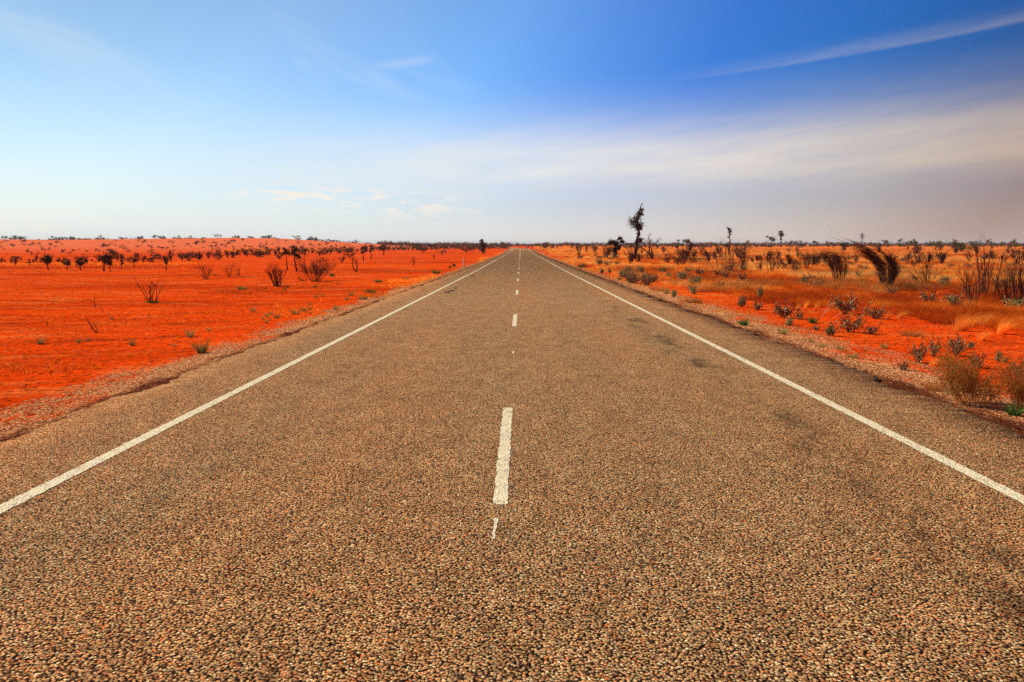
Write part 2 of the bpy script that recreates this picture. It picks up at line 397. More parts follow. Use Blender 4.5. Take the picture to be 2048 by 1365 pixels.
e = nt.n('ShaderNodeAttribute', attribute_name='edge').outputs['Fac']      # 0 at the seal, 1 at the outer edge
pn = nt.noise(nt.vm('MULTIPLY', P_, (1.0, 0.4, 1.0)), 1.3, 5, 0.7)
thin = nt.m('GREATER_THAN', nt.m('ADD', e, nt.m('ADD', nt.m('MULTIPLY', nt.m('SUBTRACT', pn, 0.5), 2.0), nt.m('MULTIPLY', nt.m('SUBTRACT', b2, 0.5), 0.35))), 0.55)
strip = nt.m('MULTIPLY', nt.rng(pn, 0.55, 0.7, 0, 0.8, True), nt.rng(e, 0.25, 0.5, 0, 1))
gcol = nt.mix(nt.m('MAXIMUM', thin, strip), gc, scol)
# broken bitumen crumbs next to the seal, with the edge's shadow painted in
br = nt.m('MULTIPLY', nt.rng(nt.m('ADD', e, nt.m('MULTIPLY', nt.m('SUBTRACT', nt.noise(nt.vm('MULTIPLY', P_, (1, 0.3, 1)), 3.0, 4, 0.7), 0.5), 0.7)), 0.30, 0.10, 0, 1, True), 0.92)
gcol = nt.mix(br, gcol, nt.mix(nt.rng(g, 0.3, 0.9), (0.030, 0.006, 0.003), (0.22, 0.045, 0.020)))
nt.put(b.inputs['Base Color'], gcol)
bump(nt, b, nt.m('ADD', nt.m('MULTIPLY', nt.m('SUBTRACT', 1.0, thin), nt.m('MULTIPLY', nt.m('ADD', nt.m('SUBTRACT', 1.0, d), nt.m('MULTIPLY', r, 0.5)), 0.14)), sh), 0.9, 0.10)
M['gravel'] = m

def hue_mat(name, stops, rough=0.9, spec=0.02, trans=0.0, vary=0.25):
    m, nt, b = material(name, rough, spec)
    hsock = nt.n('ShaderNodeAttribute', attribute_name='hue').outputs['Fac']
    rnd = nt.n('ShaderNodeObjectInfo').outputs['Random']
    c = nt.ramp(hsock, stops)
    c = nt.mix(1.0, c, nt.ramp(rnd, [(0, (1-vary,)*3), (1, (1+vary,)*3)]), 'MULTIPLY')
    nt.put(b.inputs['Base Color'], c)
    if trans:
        t = nt.n('ShaderNodeBsdfTranslucent'); nt.put(t.inputs[0], c)
        mx = nt.n('ShaderNodeMixShader'); mx.inputs[0].default_value = trans
        out = [n for n in nt.t.nodes if n.type == 'OUTPUT_MATERIAL'][0]
        nt.t.links.new(b.outputs[0], mx.inputs[1]); nt.t.links.new(t.outputs[0], mx.inputs[2]); nt.t.links.new(mx.outputs[0], out.inputs[0])
    M[name] = m; return m
hue_mat('golden_grass', [(0, (0.42, 0.055, 0.006)), (0.3, (0.72, 0.13, 0.010)), (0.6, (0.96, 0.265, 0.020)), (0.85, (1.0, 0.42, 0.045)), (1, (1.0, 0.60, 0.16))], trans=0.6)
hue_mat('green_tuft_leaf', [(0, (0.06, 0.045, 0.012)), (0.4, (0.17, 0.16, 0.035)), (0.7, (0.42, 0.38, 0.09)), (1, (0.85, 0.65, 0.22))], trans=0.25)
hue_mat('fresh_green_leaf', [(0, (0.015, 0.04, 0.012)), (0.5, (0.06, 0.17, 0.03)), (1, (0.22, 0.34, 0.06))], trans=0.2)
hue_mat('brown_hummock_leaf', [(0, (0.22, 0.045, 0.008)), (0.5, (0.55, 0.16, 0.025)), (0.8, (0.85, 0.34, 0.07)), (1, (0.62, 0.40, 0.11))], trans=0.25)
hue_mat('saltbush_leaf', [(0, (0.18, 0.025, 0.012)), (0.3, (0.36, 0.09, 0.035)), (0.5, (0.14, 0.19, 0.05)), (0.75, (0.34, 0.38, 0.14)), (1, (0.80, 0.70, 0.36))], rough=0.8, spec=0.08, trans=0.15)
hue_mat('burnt_wood', [(0, (0.025, 0.013, 0.009)), (0.5, (0.08, 0.032, 0.018)), (1, (0.22, 0.08, 0.04))])
hue_mat('twig_bark', [(0, (0.03, 0.016, 0.010)), (0.5, (0.10, 0.040, 0.018)), (1, (0.26, 0.11, 0.05))])
hue_mat('bleached_wood', [(0, (0.45, 0.27, 0.15)), (1, (0.80, 0.55, 0.35))])
hue_mat('dark_tree_leaf', [(0, (0.03, 0.022, 0.010)), (0.5, (0.09, 0.075, 0.025)), (0.8, (0.16, 0.13, 0.04)), (1, (0.24, 0.10, 0.04))], trans=0.2)
hue_mat('olive_leaf', [(0, (0.03, 0.03, 0.008)), (0.5, (0.09, 0.10, 0.02)), (1, (0.24, 0.22, 0.05))], trans=0.15)
hue_mat('far_scrub_leaf', [(0, (0.06, 0.035, 0.016)), (0.5, (0.15, 0.085, 0.033)), (1, (0.30, 0.14, 0.05))])
m, nt, b = material('post_white', 0.5, 0.3); nt.put(b.inputs['Base Color'], nt.mix(nt.noise(pos(nt), 8), (0.85, 0.8, 0.72), (0.6, 0.5, 0.4))); M['post'] = m
m, nt, b = material('reflector_red', 0.3, 0.5); nt.put(b.inputs['Base Color'], nt.mix(nt.noise(pos(nt), 30), (0.6, 0.03, 0.02), (0.45, 0.02, 0.02))); M['reflector'] = m
m, nt, b = material('stone_chips', 1.0, 0.0)
rs = nt.n('ShaderNodeAttribute', attribute_name='hue').outputs['Fac']
nt.put(b.inputs['Base Color'], nt.ramp(rs, [(0, (0.08, 0.018, 0.008)), (0.2, (0.38, 0.07, 0.02)), (0.45, (0.66, 0.22, 0.065)), (0.8, (1.0, 0.52, 0.22)), (1, (0.40, 0.20, 0.10))])); M['stones'] = m

# ---------------------------------------------------------------- ground, road, shoulders
ys = [-14.0]
while ys[-1] < 11500:
    Y = ys[-1]; ys.append(Y+max(0.10 if Y > 1.5 else 0.8, (Y-1)*0.011))
ROWS = np.array(ys); NR = len(ROWS)
OFFS = np.array([4.3, 4.55, 4.8, 5.05, 5.3, 5.6, 6.0, 6.5, 7.1, 8.0])
def strip_mesh(name, cols, zfun, mat, rows=None, attrs=None, smooth=True):
    """cols (rows, k) world X for each row"""
    rows = ROWS if rows is None else rows
    n, k = cols.shape; Yg = np.repeat(rows[:, None], k, 1)
    Z = zfun(cols, Yg); V = np.stack([cols, Yg, Z], -1).reshape(-1, 3)
    i = np.arange(n-1)[:, None]*k; j = np.arange(k-1)[None]
    F = np.stack([i+j, i+j+1, i+k+j+1, i+k+j], -1).reshape(-1, 4)
    return mesh_np(name, V, [F], mat, attrs, smooth)
half = 26+1.15*np.maximum(ROWS, 0)
fan = np.linspace(0, 1, 190)[1:]**1.25
xr = road_x(ROWS)[:, None]
right = np.concatenate([xr+OFFS[None], xr+8.0+fan[None]*half[:, None]], 1)
left = np.concatenate([xr-OFFS[None], xr-8.0-fan[None]*half[:, None]], 1)[:, ::-1]
gcols = np.concatenate([left, right], 1)
g = link('ground', strip_mesh('ground', gcols, ground_z, M['sand'])); tag(g, kind='structure')

rrows = ROWS[ROWS < 1200]
rx = road_x(rrows)
fy = np.arange(-14, 90, 0.05)
rowsR = np.unique(np.round(np.concatenate([rrows, np.arange(2.0, 30, 0.04)]), 4))
def road_zz(X, Y):
    base = np.interp(Y, ROWS, road_z(ROWS)); return base
xr2 = road_x(rowsR)
eL = 4.70+(fbm(rowsR*1.1, rowsR*0, 21, 5)-0.5)*0.46+(vnoise(rowsR*9, rowsR*0, 22)-0.5)*0.09
eR = 4.78+(fbm(rowsR*1.1, rowsR*0, 31, 5)-0.5)*0.46+(vnoise(rowsR*9, rowsR*0, 32)-0.5)*0.09
rc = np.stack([xr2-eL-0.03, xr2-eL]+[xr2+k for k in np.linspace(-4.2, 4.2, 9)]+[xr2+eR, xr2+eR+0.03], 1)
rme = strip_mesh('road', rc, road_zz, M['road'], rowsR, smooth=False)
co = np.zeros(len(rme.vertices)*3, np.float32); rme.vertices.foreach_get('co', co); co = co.reshape(len(rowsR), rc.shape[1], 3)
co[:, 0, 2] -= 0.085; co[:, -1, 2] -= 0.085
rme.vertices.foreach_set('co', co.ravel())
road = link('road', rme); tag(road, kind='structure')

def ground_lin(side):
    def f(X, Y):
        s = np.abs(X-road_x(Y)); out = np.zeros_like(X)
        zc = np.stack([np.interp(Y[:, 0], ROWS, ground_z(road_x(ROWS)+side*o, ROWS)) for o in OFFS], 1)
        for r in range(X.shape[0]): out[r] = np.interp(s[r], OFFS, zc[r])
        return out
    return f
for side, base_o, nm in ((-1, 5.75, 'gravel_shoulder'), (1, 6.75, 'gravel_shoulder')):
    rr = ROWS[(ROWS < 330)]
    xs = road_x(rr)
    outer = base_o+0.9+(fbm(rr*0.35, rr*0, 41+side, 4)-0.5)*0.8
    if side < 0: outer = outer+1.7*sstep(20, 27, rr)*sstep(52, 40, rr)
    outer = np.minimum(outer, 7.9)
    t = np.linspace(0, 1, 8)
    cols = xs[:, None]+side*(4.5+(outer[:, None]-4.5)*t[None])
    e = np.tile(((4.5+(outer[:, None]-4.5)*t[None])-4.62)/(base_o+0.5-4.62), (1, 1)).ravel()
    lin = ground_lin(side)
    def zf(X, Y, lin=lin):
        z = lin(X, Y)+0.012; return z
    if side < 0: cols = cols[:, ::-1]; e = e.reshape(len(rr), -1)[:, ::-1].ravel()
    o = link(nm, strip_mesh(nm, cols, zf, M['gravel'], rr, {'edge': e})); tag(o, kind='structure')

# painted markings: children of the road
def paint(name, xc, wdt, y0, y1, label, step=0.03):
    n = max(int((y1-y0)/step), 3) if y1-y0 < 8 else None
    if n: yy = np.linspace(y0, y1, n)
    else: yy = rowsR[(rowsR >= y0) & (rowsR <= y1)]
    jl = (vnoise(yy*22, yy*0+xc*7, 51)-0.5)*0.016; jr = (vnoise(yy*22, yy*0+xc*7, 61)-0.5)*0.016
    xs = road_x(yy)+xc
    cols = np.stack([xs-wdt/2+jl, xs, xs+wdt/2+jr], 1)
    if n: cols[0] = xs[0]+(cols[0]-xs[0])*0.85; cols[-1] = xs[-1]+(cols[-1]-xs[-1])*0.85
    me = strip_mesh(name, cols, lambda X, Y: np.interp(Y, rowsR, road_zz(0, rowsR))+0.004, M['paint'], yy, smooth=False)
    o = link(name, me, road)
    if label: o['label'] = label
    return o
paint('edge_line', -3.49, 0.12, -13, 900, 'solid cream line along the left edge of the road')
paint('edge_line', 3.51, 0.12, -13, 900, 'solid cream line along the right edge of the road')
y0 = 4.77-11.5; k = 0
while y0 < 140:
    o = paint('centre_dash', -0.137, 0.10, y0, y0+3.05, None); y0 += 11.5
paint('centre_line', -0.137, 0.12, 141, 900, 'solid centre line on the far stretch of road')
paint('paint_drip', -0.158, 0.022, 4.17, 4.52, 'thin dribble of spilt paint before the first dash')
for yy in (11.98, 35.0, 46.7): paint('paint_spot', -0.12, 0.03, yy, yy+0.28, 'small set-out paint spot between two dashes')
# rubber skid marks
m, nt, b = material('rubber_skid', 0.8, 0.1)
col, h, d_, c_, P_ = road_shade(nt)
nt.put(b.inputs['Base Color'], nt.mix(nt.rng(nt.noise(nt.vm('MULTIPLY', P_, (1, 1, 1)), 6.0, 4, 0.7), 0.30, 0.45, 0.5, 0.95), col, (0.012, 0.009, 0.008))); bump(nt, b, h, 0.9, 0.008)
for px, py, wpx in ((894, 585, 13), (903, 582, 12), (911, 576.5, 8), (946, 553, 9)):
    v = ray(px, py); Yk = 10.0
    while CAM_H+v.z*Yk > float(road_z(Yk)): Yk += 0.05
    X0 = v.x*Yk; wd_ = wpx*Yk/FPX; n = 14
    tt = np.linspace(-0.5, 0.5, n); cx = X0+tt*wd_*1.0
    th = 0.42*np.sqrt(np.clip(1-(2*tt)**2, 0.02, 1))*Yk/30
    jj = (vnoise(tt*20+px, tt*0, 3)-0.5)*0.12
    V = np.concatenate([np.stack([cx, Yk+jj-th, np.interp(Yk+jj-th, rowsR, road_zz(0, rowsR))+0.004], 1), np.stack([cx, Yk+jj+th, np.interp(Yk+jj+th, rowsR, road_zz(0, rowsR))+0.004], 1)])
    i = np.arange(n-1)
    o = link('skid_mark', mesh_np('skid_mark', V, [np.stack([i, i+1, i+1+n, i+n], 1)], m), road)

# loose stones on the shoulders (countless): two masses
def pebbles(name, X, Y, size, rng, zoff=0.0, label=None, hmax=1.0):
    n = len(X); Z = ground_z(X, Y)+0.012+zoff
    base = np.array([[1, 0, 0], [0.3, 0.9, 0], [-0.8, 0.6, 0], [-0.8, -0.6, 0], [0.3, -0.9, 0], [0.1, 0.1, 0.75]])
    rot = rng.uniform(0, 2*PI, n); s = size*rng.uniform(0.5, 1.5, n)
    B = np.repeat(base[None], n, 0)*(1+rng.normal(size=(n, 6, 3))*0.16)
    c, sn = np.cos(rot), np.sin(rot); bx = B[..., 0]*c[:, None]-B[..., 1]*sn[:, None]; by = B[..., 0]*sn[:, None]+B[..., 1]*c[:, None]
    V = np.stack([bx*s[:, None]+X[:, None], by*s[:, None]+Y[:, None], B[..., 2]*s[:, None]+Z[:, None]-0.2*s[:, None]], -1)
    i = (np.arange(n)*6)[:, None]; tri = np.array([[0, 1, 5], [1, 2, 5], [2, 3, 5], [3, 4, 5], [4, 0, 5]])
    F = (i[:, :, None]+tri[None]).reshape(-1, 3)
    o = link(name, mesh_np(name, V.reshape(-1, 3), [F], M['stones'], {'hue': np.repeat(rng.uniform(0, hmax, n), 6)}))
    return tag(o, label, 'gravel', kind='stuff')
rng = np.random.default_rng(5)
for side, outw, lab in ((-1, 5.6, 'loose pale pebbles strewn along the left road shoulder'), (1, 6.6, 'loose pale pebbles strewn along the right road shoulder')):
    n = 24000
    Y = 3+37*rng.uniform(0, 1, n)**1.8
    X = side*(4.98+np.abs(rng.normal(size=n))*0.26*(outw-4.8)+rng.uniform(0, 0.35, n)*(outw-4.8))
    kk = rng.uniform(size=n) < np.clip((fbm(X/0.6, Y/1.6, 88, 3)-0.36)*4, 0.1, 1); X = X[kk]; Y = Y[kk]
    pebbles('gravel', X+road_x(Y), Y, 0.0065+0.0005*Y, rng, 0, lab)
n = 9000; Y = 6+60*rng.uniform(0, 1, n)**1.6; X = np.where(rng.uniform(size=n) < 0.6, -1, 1)*(5.6+rng.uniform(0, 1, n)**1.3*Y*0.75)
keep = fbm(X/1.5, Y/1.5, 77, 3) > 0.47
o = pebbles('gravel', X[keep], Y[keep], 0.014+0.0006*Y[keep], rng, -0.014, 'small dark ironstone chips scattered over the red sand', 0.22)
#@@VEG
# fast picking: ground height along a whole ray at once
_T = 2.0*1.004**np.arange(2000)
def at(px, py):
    v = ray(px, py); g_ = ground_z(v.x*_T, _T); r = CAM_H+v.z*_T
    k = int(np.argmax(r <= g_))
    if k == 0: k = len(_T)-1
    a, b = r[k-1]-g_[k-1], g_[k]-r[k]; t = a/(a+b+1e-9)
    Y = _T[k-1]*(1-t)+_T[k]*t
    return v.x*Y, Y, float(ground_z(v.x*Y, Y))

# ---------------------------------------------------------------- plant builders (unit height, base at the origin)
UP = np.array([0, 0, 1.0])
def unit(v): return v/(np.linalg.norm(v)+1e-9)
def grow(bufs, p, d, L, r, lev, rng, P):
    """one branch and its children; level 0 goes to bufs[0], finer ones to bufs[1]"""
    seg = P['seg'][min(lev, len(P['seg'])-1)]; pts = [p]; q = p.copy(); dd = unit(d)
    for i in range(seg):
        hgt = max(q[2], 0)
        dd = unit(dd+np.array([P['wind'][0], P['wind'][1], P['wind'][2]])*(hgt**P['wpow'])/seg*2.2+rng.normal(size=3)*P['wob']+UP*P['up']/seg)
        q = q+dd*L/seg; pts.append(q.copy())
        if q[2] < 0.01: q[2] = 0.01
    pts = np.array(pts); R = r*np.linspace(1, 0.35 if lev else 0.5, seg+1)
    bufs[0 if lev == 0 else 1].tube(pts, R, 4 if lev == 0 else 3, rng.uniform(0, 1))
    P['tips'].append((pts[-1], dd, lev))
    if lev < P['levels']:
        for k in range(P['kids'][lev]):
            t = rng.uniform(P['from'][lev], 1.0); f = t*seg; i = min(int(f), seg-1)
            pp = pts[i]+(pts[i+1]-pts[i])*(f-i)
            cd = unit(unit(pts[i+1]-pts[i])+rng.normal(size=3)*P['ang'])
            grow(bufs, pp, cd, L*P['ratio'][lev]*rng.uniform(0.6, 1.2), r*(1-t*0.6)*P['rr'], lev+1, rng, P)
def stem_bush(seed, n=20, base=0.12, spread=0.5, wind=(0, 0, 0), wpow=1.0, up=0.3, wob=0.10, levels=2, kids=(6, 4), frm=(0.35, 0.2),
              ang=0.35, ratio=(0.45, 0.5), rr=0.6, r=0.012, L=(0.7, 1.05), seg=(7, 5, 3), leaves=0, leaf=0.05, lean=(0, 0), taper=0.0):
    rng = np.random.default_rng(seed); bufs = [Buf(), Buf(), Buf()]
    P = dict(seg=seg, wind=wind, wpow=wpow, wob=wob, up=up, levels=levels, kids=kids, ang=ang, ratio=ratio, rr=rr, tips=[])
    P['from'] = frm
    for i in range(n):
        a = rng.uniform(0, 2*PI); rad = math.sqrt(rng.uniform(0, 1))
        p = np.array([math.cos(a)*rad*base, math.sin(a)*rad*base, -0.02])
        d = unit(np.array([math.cos(a)*rad*spread+lean[0], math.sin(a)*rad*spread+lean[1], 1.0]))
        grow(bufs, p, d, rng.uniform(*L)/max(d[2], 0.5)*0.95*(1-taper*p[0]/base), r*rng.uniform(0.6, 1.3), 0, rng, P)
    if leaves:
        tips = [t for t in P['tips'] if t[2] >= 1]
        pts = np.array([tips[rng.integers(len(tips))][0] for _ in range(leaves)])+rng.normal(size=(leaves, 3))*0.035
        bufs[2].quads(leaf_quads(pts, leaf, rng), rng.uniform(0, 1, leaves))
    return bufs
def clump(buf, c, rad, n, size, rng, hue=(0, 1), sq=0.75, rag=0.35):
    """ragged foliage clump: leaves in a few overlapping uneven lobes"""
    lob = rng.normal(size=(5, 3))*0.45; lob[:, 2] *= 0.7
    k = rng.integers(0, 5, n); D = rng.normal(size=(n, 3)); D /= np.linalg.norm(D, axis=1)[:, None]
    rr = rng.uniform(0.25, 1.0, n)**0.6*(1+rng.normal(size=n)*rag*0.4)
    P = (lob[k]+D*rr[:, None]*0.62)*np.array([1, 1, sq])*rad+np.asarray(c)
    buf.quads(leaf_quads(P, size, rng, aspect=0.6), rng.uniform(*hue, n))
def tufts(seed, n=70, spread=0.8, L=(0.7, 1.1), wd=0.02, base=0.12, bend=0.35, hue=(0.2, 1.0), flat=0.0, lean=(0, 0)):
    rng = np.random.default_rng(seed); a = rng.uniform(0, 2*PI, n); rad = np.sqrt(rng.uniform(0, 1, n))
    B = np.stack([np.cos(a)*rad*base, np.sin(a)*rad*base, np.zeros(n)-0.01], 1)
    tilt = rad*spread*rng.uniform(0.5, 1.2, n)
    D = np.stack([np.cos(a)*tilt+lean[0], np.sin(a)*tilt+lean[1], np.ones(n)*(1-flat)], 1); D += rng.normal(size=(n, 3))*0.10
    D[:, 2] = np.abs(D[:, 2]); D /= np.linalg.norm(D, axis=1)[:, None]
    q, seg = blades(B, D, rng.uniform(*L, n), wd*rng.uniform(0.6, 1.2, n), rng, bend)
    b = Buf(); h = rng.uniform(*hue, n); b.quads(q, np.tile(h, seg)); return b
def saltbush(seed, n=18, W=0.8, leaves=620, leaf=0.115, hue=(0.4, 1.0), dead=0.25, lean=(0, 0)):
    rng = np.random.default_rng(seed)
    bufs = stem_bush(seed, n=n, base=0.07, spread=W, up=0.15, wob=0.16, levels=1, kids=(5,), frm=(0.3,), ang=0.6, ratio=(0.45,), r=0.014, L=(0.45, 0.9), seg=(4, 3), lean=lean)
    allp = np.concatenate(bufs[1].V).reshape(-1, 3); lp = allp[rng.integers(0, len(allp), leaves)]+rng.normal(size=(leaves, 3))*0.03
    lp = lp[lp[:, 2] > 0.12]
    h = np.where(rng.uniform(size=len(lp)) < dead, rng.uniform(0, 0.35, len(lp)), rng.uniform(*hue, len(lp)))
    bl = Buf(); bl.quads(leaf_quads(lp, leaf, rng, aspect=0.62), h); bufs[2] = bl
    return bufs
def lumpy_tree(seed, path, r, clumps, twigs=40, leafsize=0.025, dens=500, limbs=()):
    """slender trunk following «path» [(x, z)...] with ragged foliage knots; unit height"""
    rng = np.random.default_rng(seed); tr = Buf(); br = Buf(); cr = Buf()
    p = np.array(path, float); zz = np.linspace(0, 1, 26); t = np.interp(zz, np.linspace(0, 1, len(p)), np.arange(len(p)))
    X = np.interp(t, np.arange(len(p)), p[:, 0]); Z = np.interp(t, np.arange(len(p)), p[:, 1])
    pts = np.stack([X+rng.normal(size=26)*r*0.25, rng.normal(size=26)*r*0.5, Z], 1); pts[0, 2] = -0.01
    tr.tube(pts, r*np.linspace(1.25, 0.25, 26)*(1+rng.normal(size=26)*0.10), 7, 0.3)
    P = dict(seg=(4, 3), wind=(0, 0, 0), wpow=1, wob=0.22, up=0.05, levels=1, kids=(3,), ang=0.7, ratio=(0.5,), rr=0.5, tips=[]); P['from'] = (0.3,)
    def near(z): k = int(np.argmin(np.abs(pts[:, 2]-z))); return pts[k]
    for (x, z, rad) in clumps:
        q = near(z-0.02); c = np.array([x, rng.normal()*rad*0.3, z])
        br.tube(np.array([q, (q+c)/2+rng.normal(size=3)*rad*0.1, c]), [r*0.45, r*0.35, r*0.15], 5, 0.3)
        clump(cr, c, rad, int(dens*(rad/0.08)**1.4), leafsize, rng, (0, 1), 0.9, 0.5)
        for k in range(int(twigs*rad/0.08*0.3)):
            d = rng.normal(size=3); d[2] *= 0.6
            grow([br, br], c, d, rad*rng.uniform(1.2, 2.3), r*0.13, 0, rng, P)
    for (x0, z0, x1, z1, rr_) in limbs:
        q = near(z0); e = np.array([x1, rng.normal()*0.03, z1])
        br.tube(np.array([q, q*0.6+e*0.4+[0, 0, -0.02], q*0.3+e*0.7, e]), [rr_, rr_*0.8, rr_*0.6, rr_*0.3], 5, 0.3)
        for k in range(5):
            t_ = rng.uniform(0.3, 1); grow([br, br], q+(e-q)*t_, unit(e-q)+rng.normal(size=3)*0.5+UP*0.3, 0.09, rr_*0.35, 0, rng, P)
    return tr, br, cr

COUNT = {}
def thing(name, loc, label, cat, group=None, rz=0.0, s=1.0):
    o = bpy.data.objects.new(name, None); COL.objects.link(o); o.location = loc; o.rotation_euler = (0, 0, rz); o.scale = (s,)*3 if np.isscalar(s) else s
    return tag(o, label, cat, group)
def parts(root, items):
    first = None
    for nm, buf, mat in items:
        me = buf.mesh(nm, M[mat]) if isinstance(buf, Buf) else buf
        if not me: continue
        if nm in ('twigs', 'branches') and first: link(nm, me, first)      # finer growth sits on the stems: a sub-part
        else:
            o = link(nm, me, root); first = first or o
def spot(px, py, hpx, s=1.0):
    X, Y, Z = at(px, py); dist = Y*math.sqrt(1+((px-1041)/FPX)**2*0.0)
    return (X, Y, Z-0.01), hpx*dist/FPX*s
def dup(root, loc, rz, s, label=None, group=None):
    r = root.copy(); COL.objects.link(r); r.location = loc; r.rotation_euler = (0, 0, rz); r.scale = (s,)*3 if np.isscalar(s) else s
    if label: r['label'] = label
    if group: r['group'] = group
    for ch in list(root.children):
        c = ch.copy(); COL.objects.link(c); c.parent = r
        for g_ in list(ch.children):
            d_ = g_.copy(); COL.objects.link(d_); d_.parent = c
    return r
class Kind:
    """a template; the first placement builds it, later ones copy it with its parts"""
    def __init__(s, name, cat, items): s.name, s.cat, s.items, s.first = name, cat, items, None
    def place(s, loc, sc, label, group=None, rz=0.0):
        if s.first is None:
            s.first = thing(s.name, loc, label, s.cat, group, rz, sc)
            if len(s.items) == 1 and s.items[0][0] is None:      # a thing that is one mesh
                bpy.data.objects.remove(s.first)
                o = link(s.name, s.items[0][1].mesh(s.name, M[s.items[0][2]])); o.location = loc; o.rotation_euler = (0, 0, rz); o.scale = (sc,)*3 if np.isscalar(sc) else sc
                s.first = tag(o, label, s.cat, group)
            else: parts(s.first, s.items)
            return s.first
        return dup(s.first, loc, rz, sc, label, group)
R = random.Random(11)
rng = np.random.default_rng(11)

# ---------------------------------------------------------------- trees on the right plain
def lumpy(name, px, py, hpx, label, cat='tree', **kw):
    loc, H = spot(px, py, hpx); tr, br, cr = lumpy_tree(**kw)
    if br.n < 260: tr.V += br.V; tr.Q += [q+tr.n for q in br.Q]; tr.h += br.h; tr.n += br.n; br = Buf()
    o = thing(name, loc, label, cat, None, 0, H); parts(o, [('trunk', tr, 'burnt_wood'), ('branches', br, 'burnt_wood'), ('crown', cr, kw.get('mat', 'dark_tree_leaf'))]); return o
lumpy('dead_tree', 1271, 521, 112, 'tallest tree on the plain, bare black trunk with ragged leafy knots',
      seed=3, path=[(0, 0), (0.005, .18), (0.03, .38), (0.045, .52), (0.02, .66), (0.03, .78), (0.055, .90), (0.10, 1.0)], r=0.026,
      clumps=[(0.075, .37, .045), (0.055, .33, .03), (0.00, .62, .085), (-0.05, .68, .07), (0.03, .60, .06), (0.06, .55, .04), (0.02, .74, .05), (0.04, .82, .045), (0.09, .80, .03), (0.085, .88, .035), (0.02, .46, .025)], twigs=95, leafsize=0.022, dens=330)
lumpy('dark_tree', 1230, 516, 44, 'small dark leaning tree with a drooping crown left of the tall dead tree',
      seed=5, path=[(0, 0), (0.04, .3), (0.02, .55), (0.10, .8), (0.2, .95)], r=0.05,
      clumps=[(-0.12, .72, .14), (-0.22, .66, .10), (0.05, .60, .12), (0.10, .42, .10), (-0.02, .38, .10), (0.22, .86, .10), (0.32, .72, .09), (0.0, .2, .09), (-0.06, .28, .08), (0.2, .5, .07)], twigs=50, leafsize=0.06, dens=170)
def bare(name, px, py, hpx, label, cat='shrub', mat='burnt_wood', green=None, yaw=0.0, **kw):
    loc, H = spot(px, py, hpx); b_ = stem_bush(**kw)
    zmax = np.percentile(np.concatenate(b_[1].V or b_[0].V)[:, 2], 99.5); H = H/zmax
    if b_[1].n < 420: b_[0].V += b_[1].V; b_[0].Q += [q+b_[0].n for q in b_[1].Q]; b_[0].h += b_[1].h; b_[0].n += b_[1].n; b_[1] = Buf()
    o = thing(name, loc, label, cat, None, yaw, H)
    parts(o, [('stems', b_[0], mat), ('twigs', b_[1], mat), ('foliage', b_[2], 'dark_tree_leaf')])
    if green:
        bb = tufts(kw['seed']+7, 90, 0.9, (0.5*green, 1.0*green), 0.045*green*2, 0.16, 0.35, (0.1, 0.9)); parts(o, [('base_growth', bb, 'fresh_green_leaf')])
    return o
bare('dead_tree', 1309, 521, 54, 'leafless grey branching tree just right of the tall dead tree', 'tree', seed=8, n=3, base=0.04, spread=0.35, up=0.2, wob=0.2, levels=2, kids=(8, 5), ang=0.6, ratio=(0.42, 0.5), r=0.022, mat='twig_bark')
bare('dead_shrub', 1298, 521, 26, 'thin upright burnt stick shrub between the tall dead tree and the leafless grey tree', seed=9, n=5, base=0.1, spread=0.3, wob=0.12, kids=(4, 2), r=0.03)
lumpy('thin_tree', 1457, 512, 58, 'tall thin dead tree with a dark knotted top above the thicket of stems', seed=12,
      path=[(0, 0), (0.02, .3), (0.03, .5), (0.01, .7), (0.0, .85), (-0.12, 1.0)], r=0.022, clumps=[(0.01, .80, .06), (0.0, .88, .05), (-0.05, .93, .04), (-0.03, .64, .03), (0.02, .72, .04)], twigs=40, leafsize=0.03, dens=220)
lumpy('thin_tree', 1561, 493, 30, 'small far tree with a round top standing alone above the horizon', seed=13,
      path=[(0, 0), (0.02, .5), (0.05, .75), (-0.03, .95)], r=0.03, clumps=[(0.02, .72, .16), (-0.05, .92, .12), (0.1, .8, .08), (0, .5, .06)], twigs=20, leafsize=0.08, dens=70)
lumpy('thin_tree', 1723, 492, 26, 'reddish bare topped far tree behind the big windswept shrub', seed=14,
      path=[(0, 0), (0.0, .5), (0.03, .75), (0.0, 1.0)], r=0.035, clumps=[(0.0, .82, .14), (0.03, .6, .1)], twigs=50, leafsize=0.05, dens=30)
lumpy('thin_tree', 1355, 506, 27, 'narrow dark pole of a tree on the plain beyond the leafless grey tree', seed=15,
      path=[(0, 0), (0.02, .5), (0.0, 1.0)], r=0.03, clumps=[(0.0, .88, .08), (0.02, .74, .06), (-.02, .5, .1)], twigs=15, leafsize=0.06, dens=60)
lumpy('small_tree', 1372, 500, 19, 'small mushroom shaped tree on the horizon right of the narrow pole tree', seed=16,
      path=[(0, 0), (0.06, .5), (0.1, .85)], r=0.05, clumps=[(0.0, .86, .25), (0.25, .8, .18)], twigs=5, leafsize=0.12, dens=45)
lumpy('small_tree', 1541, 495, 24, 'twiggy spreading tree on the horizon left of the lone round topped tree', seed=17,
      path=[(0, 0), (0.06, .5), (-0.2, .9)], r=0.04, clumps=[(0.1, .72, .2), (-0.3, .85, .08), (0.25, .6, .15)], twigs=50, leafsize=0.09, dens=40)
lumpy('small_tree', 1910, 508, 27, 'low green tree with a dark trunk in the grass left of the tall bare stems', seed=18,
      path=[(0, 0), (0.04, .3), (0.0, .75)], r=0.05, mat='olive_leaf' , clumps=[(0.0, .72, .28), (-0.4, .66, .24), (0.4, .7, .25), (0.1, .85, .2)], twigs=5, leafsize=0.10, dens=70) if False else None

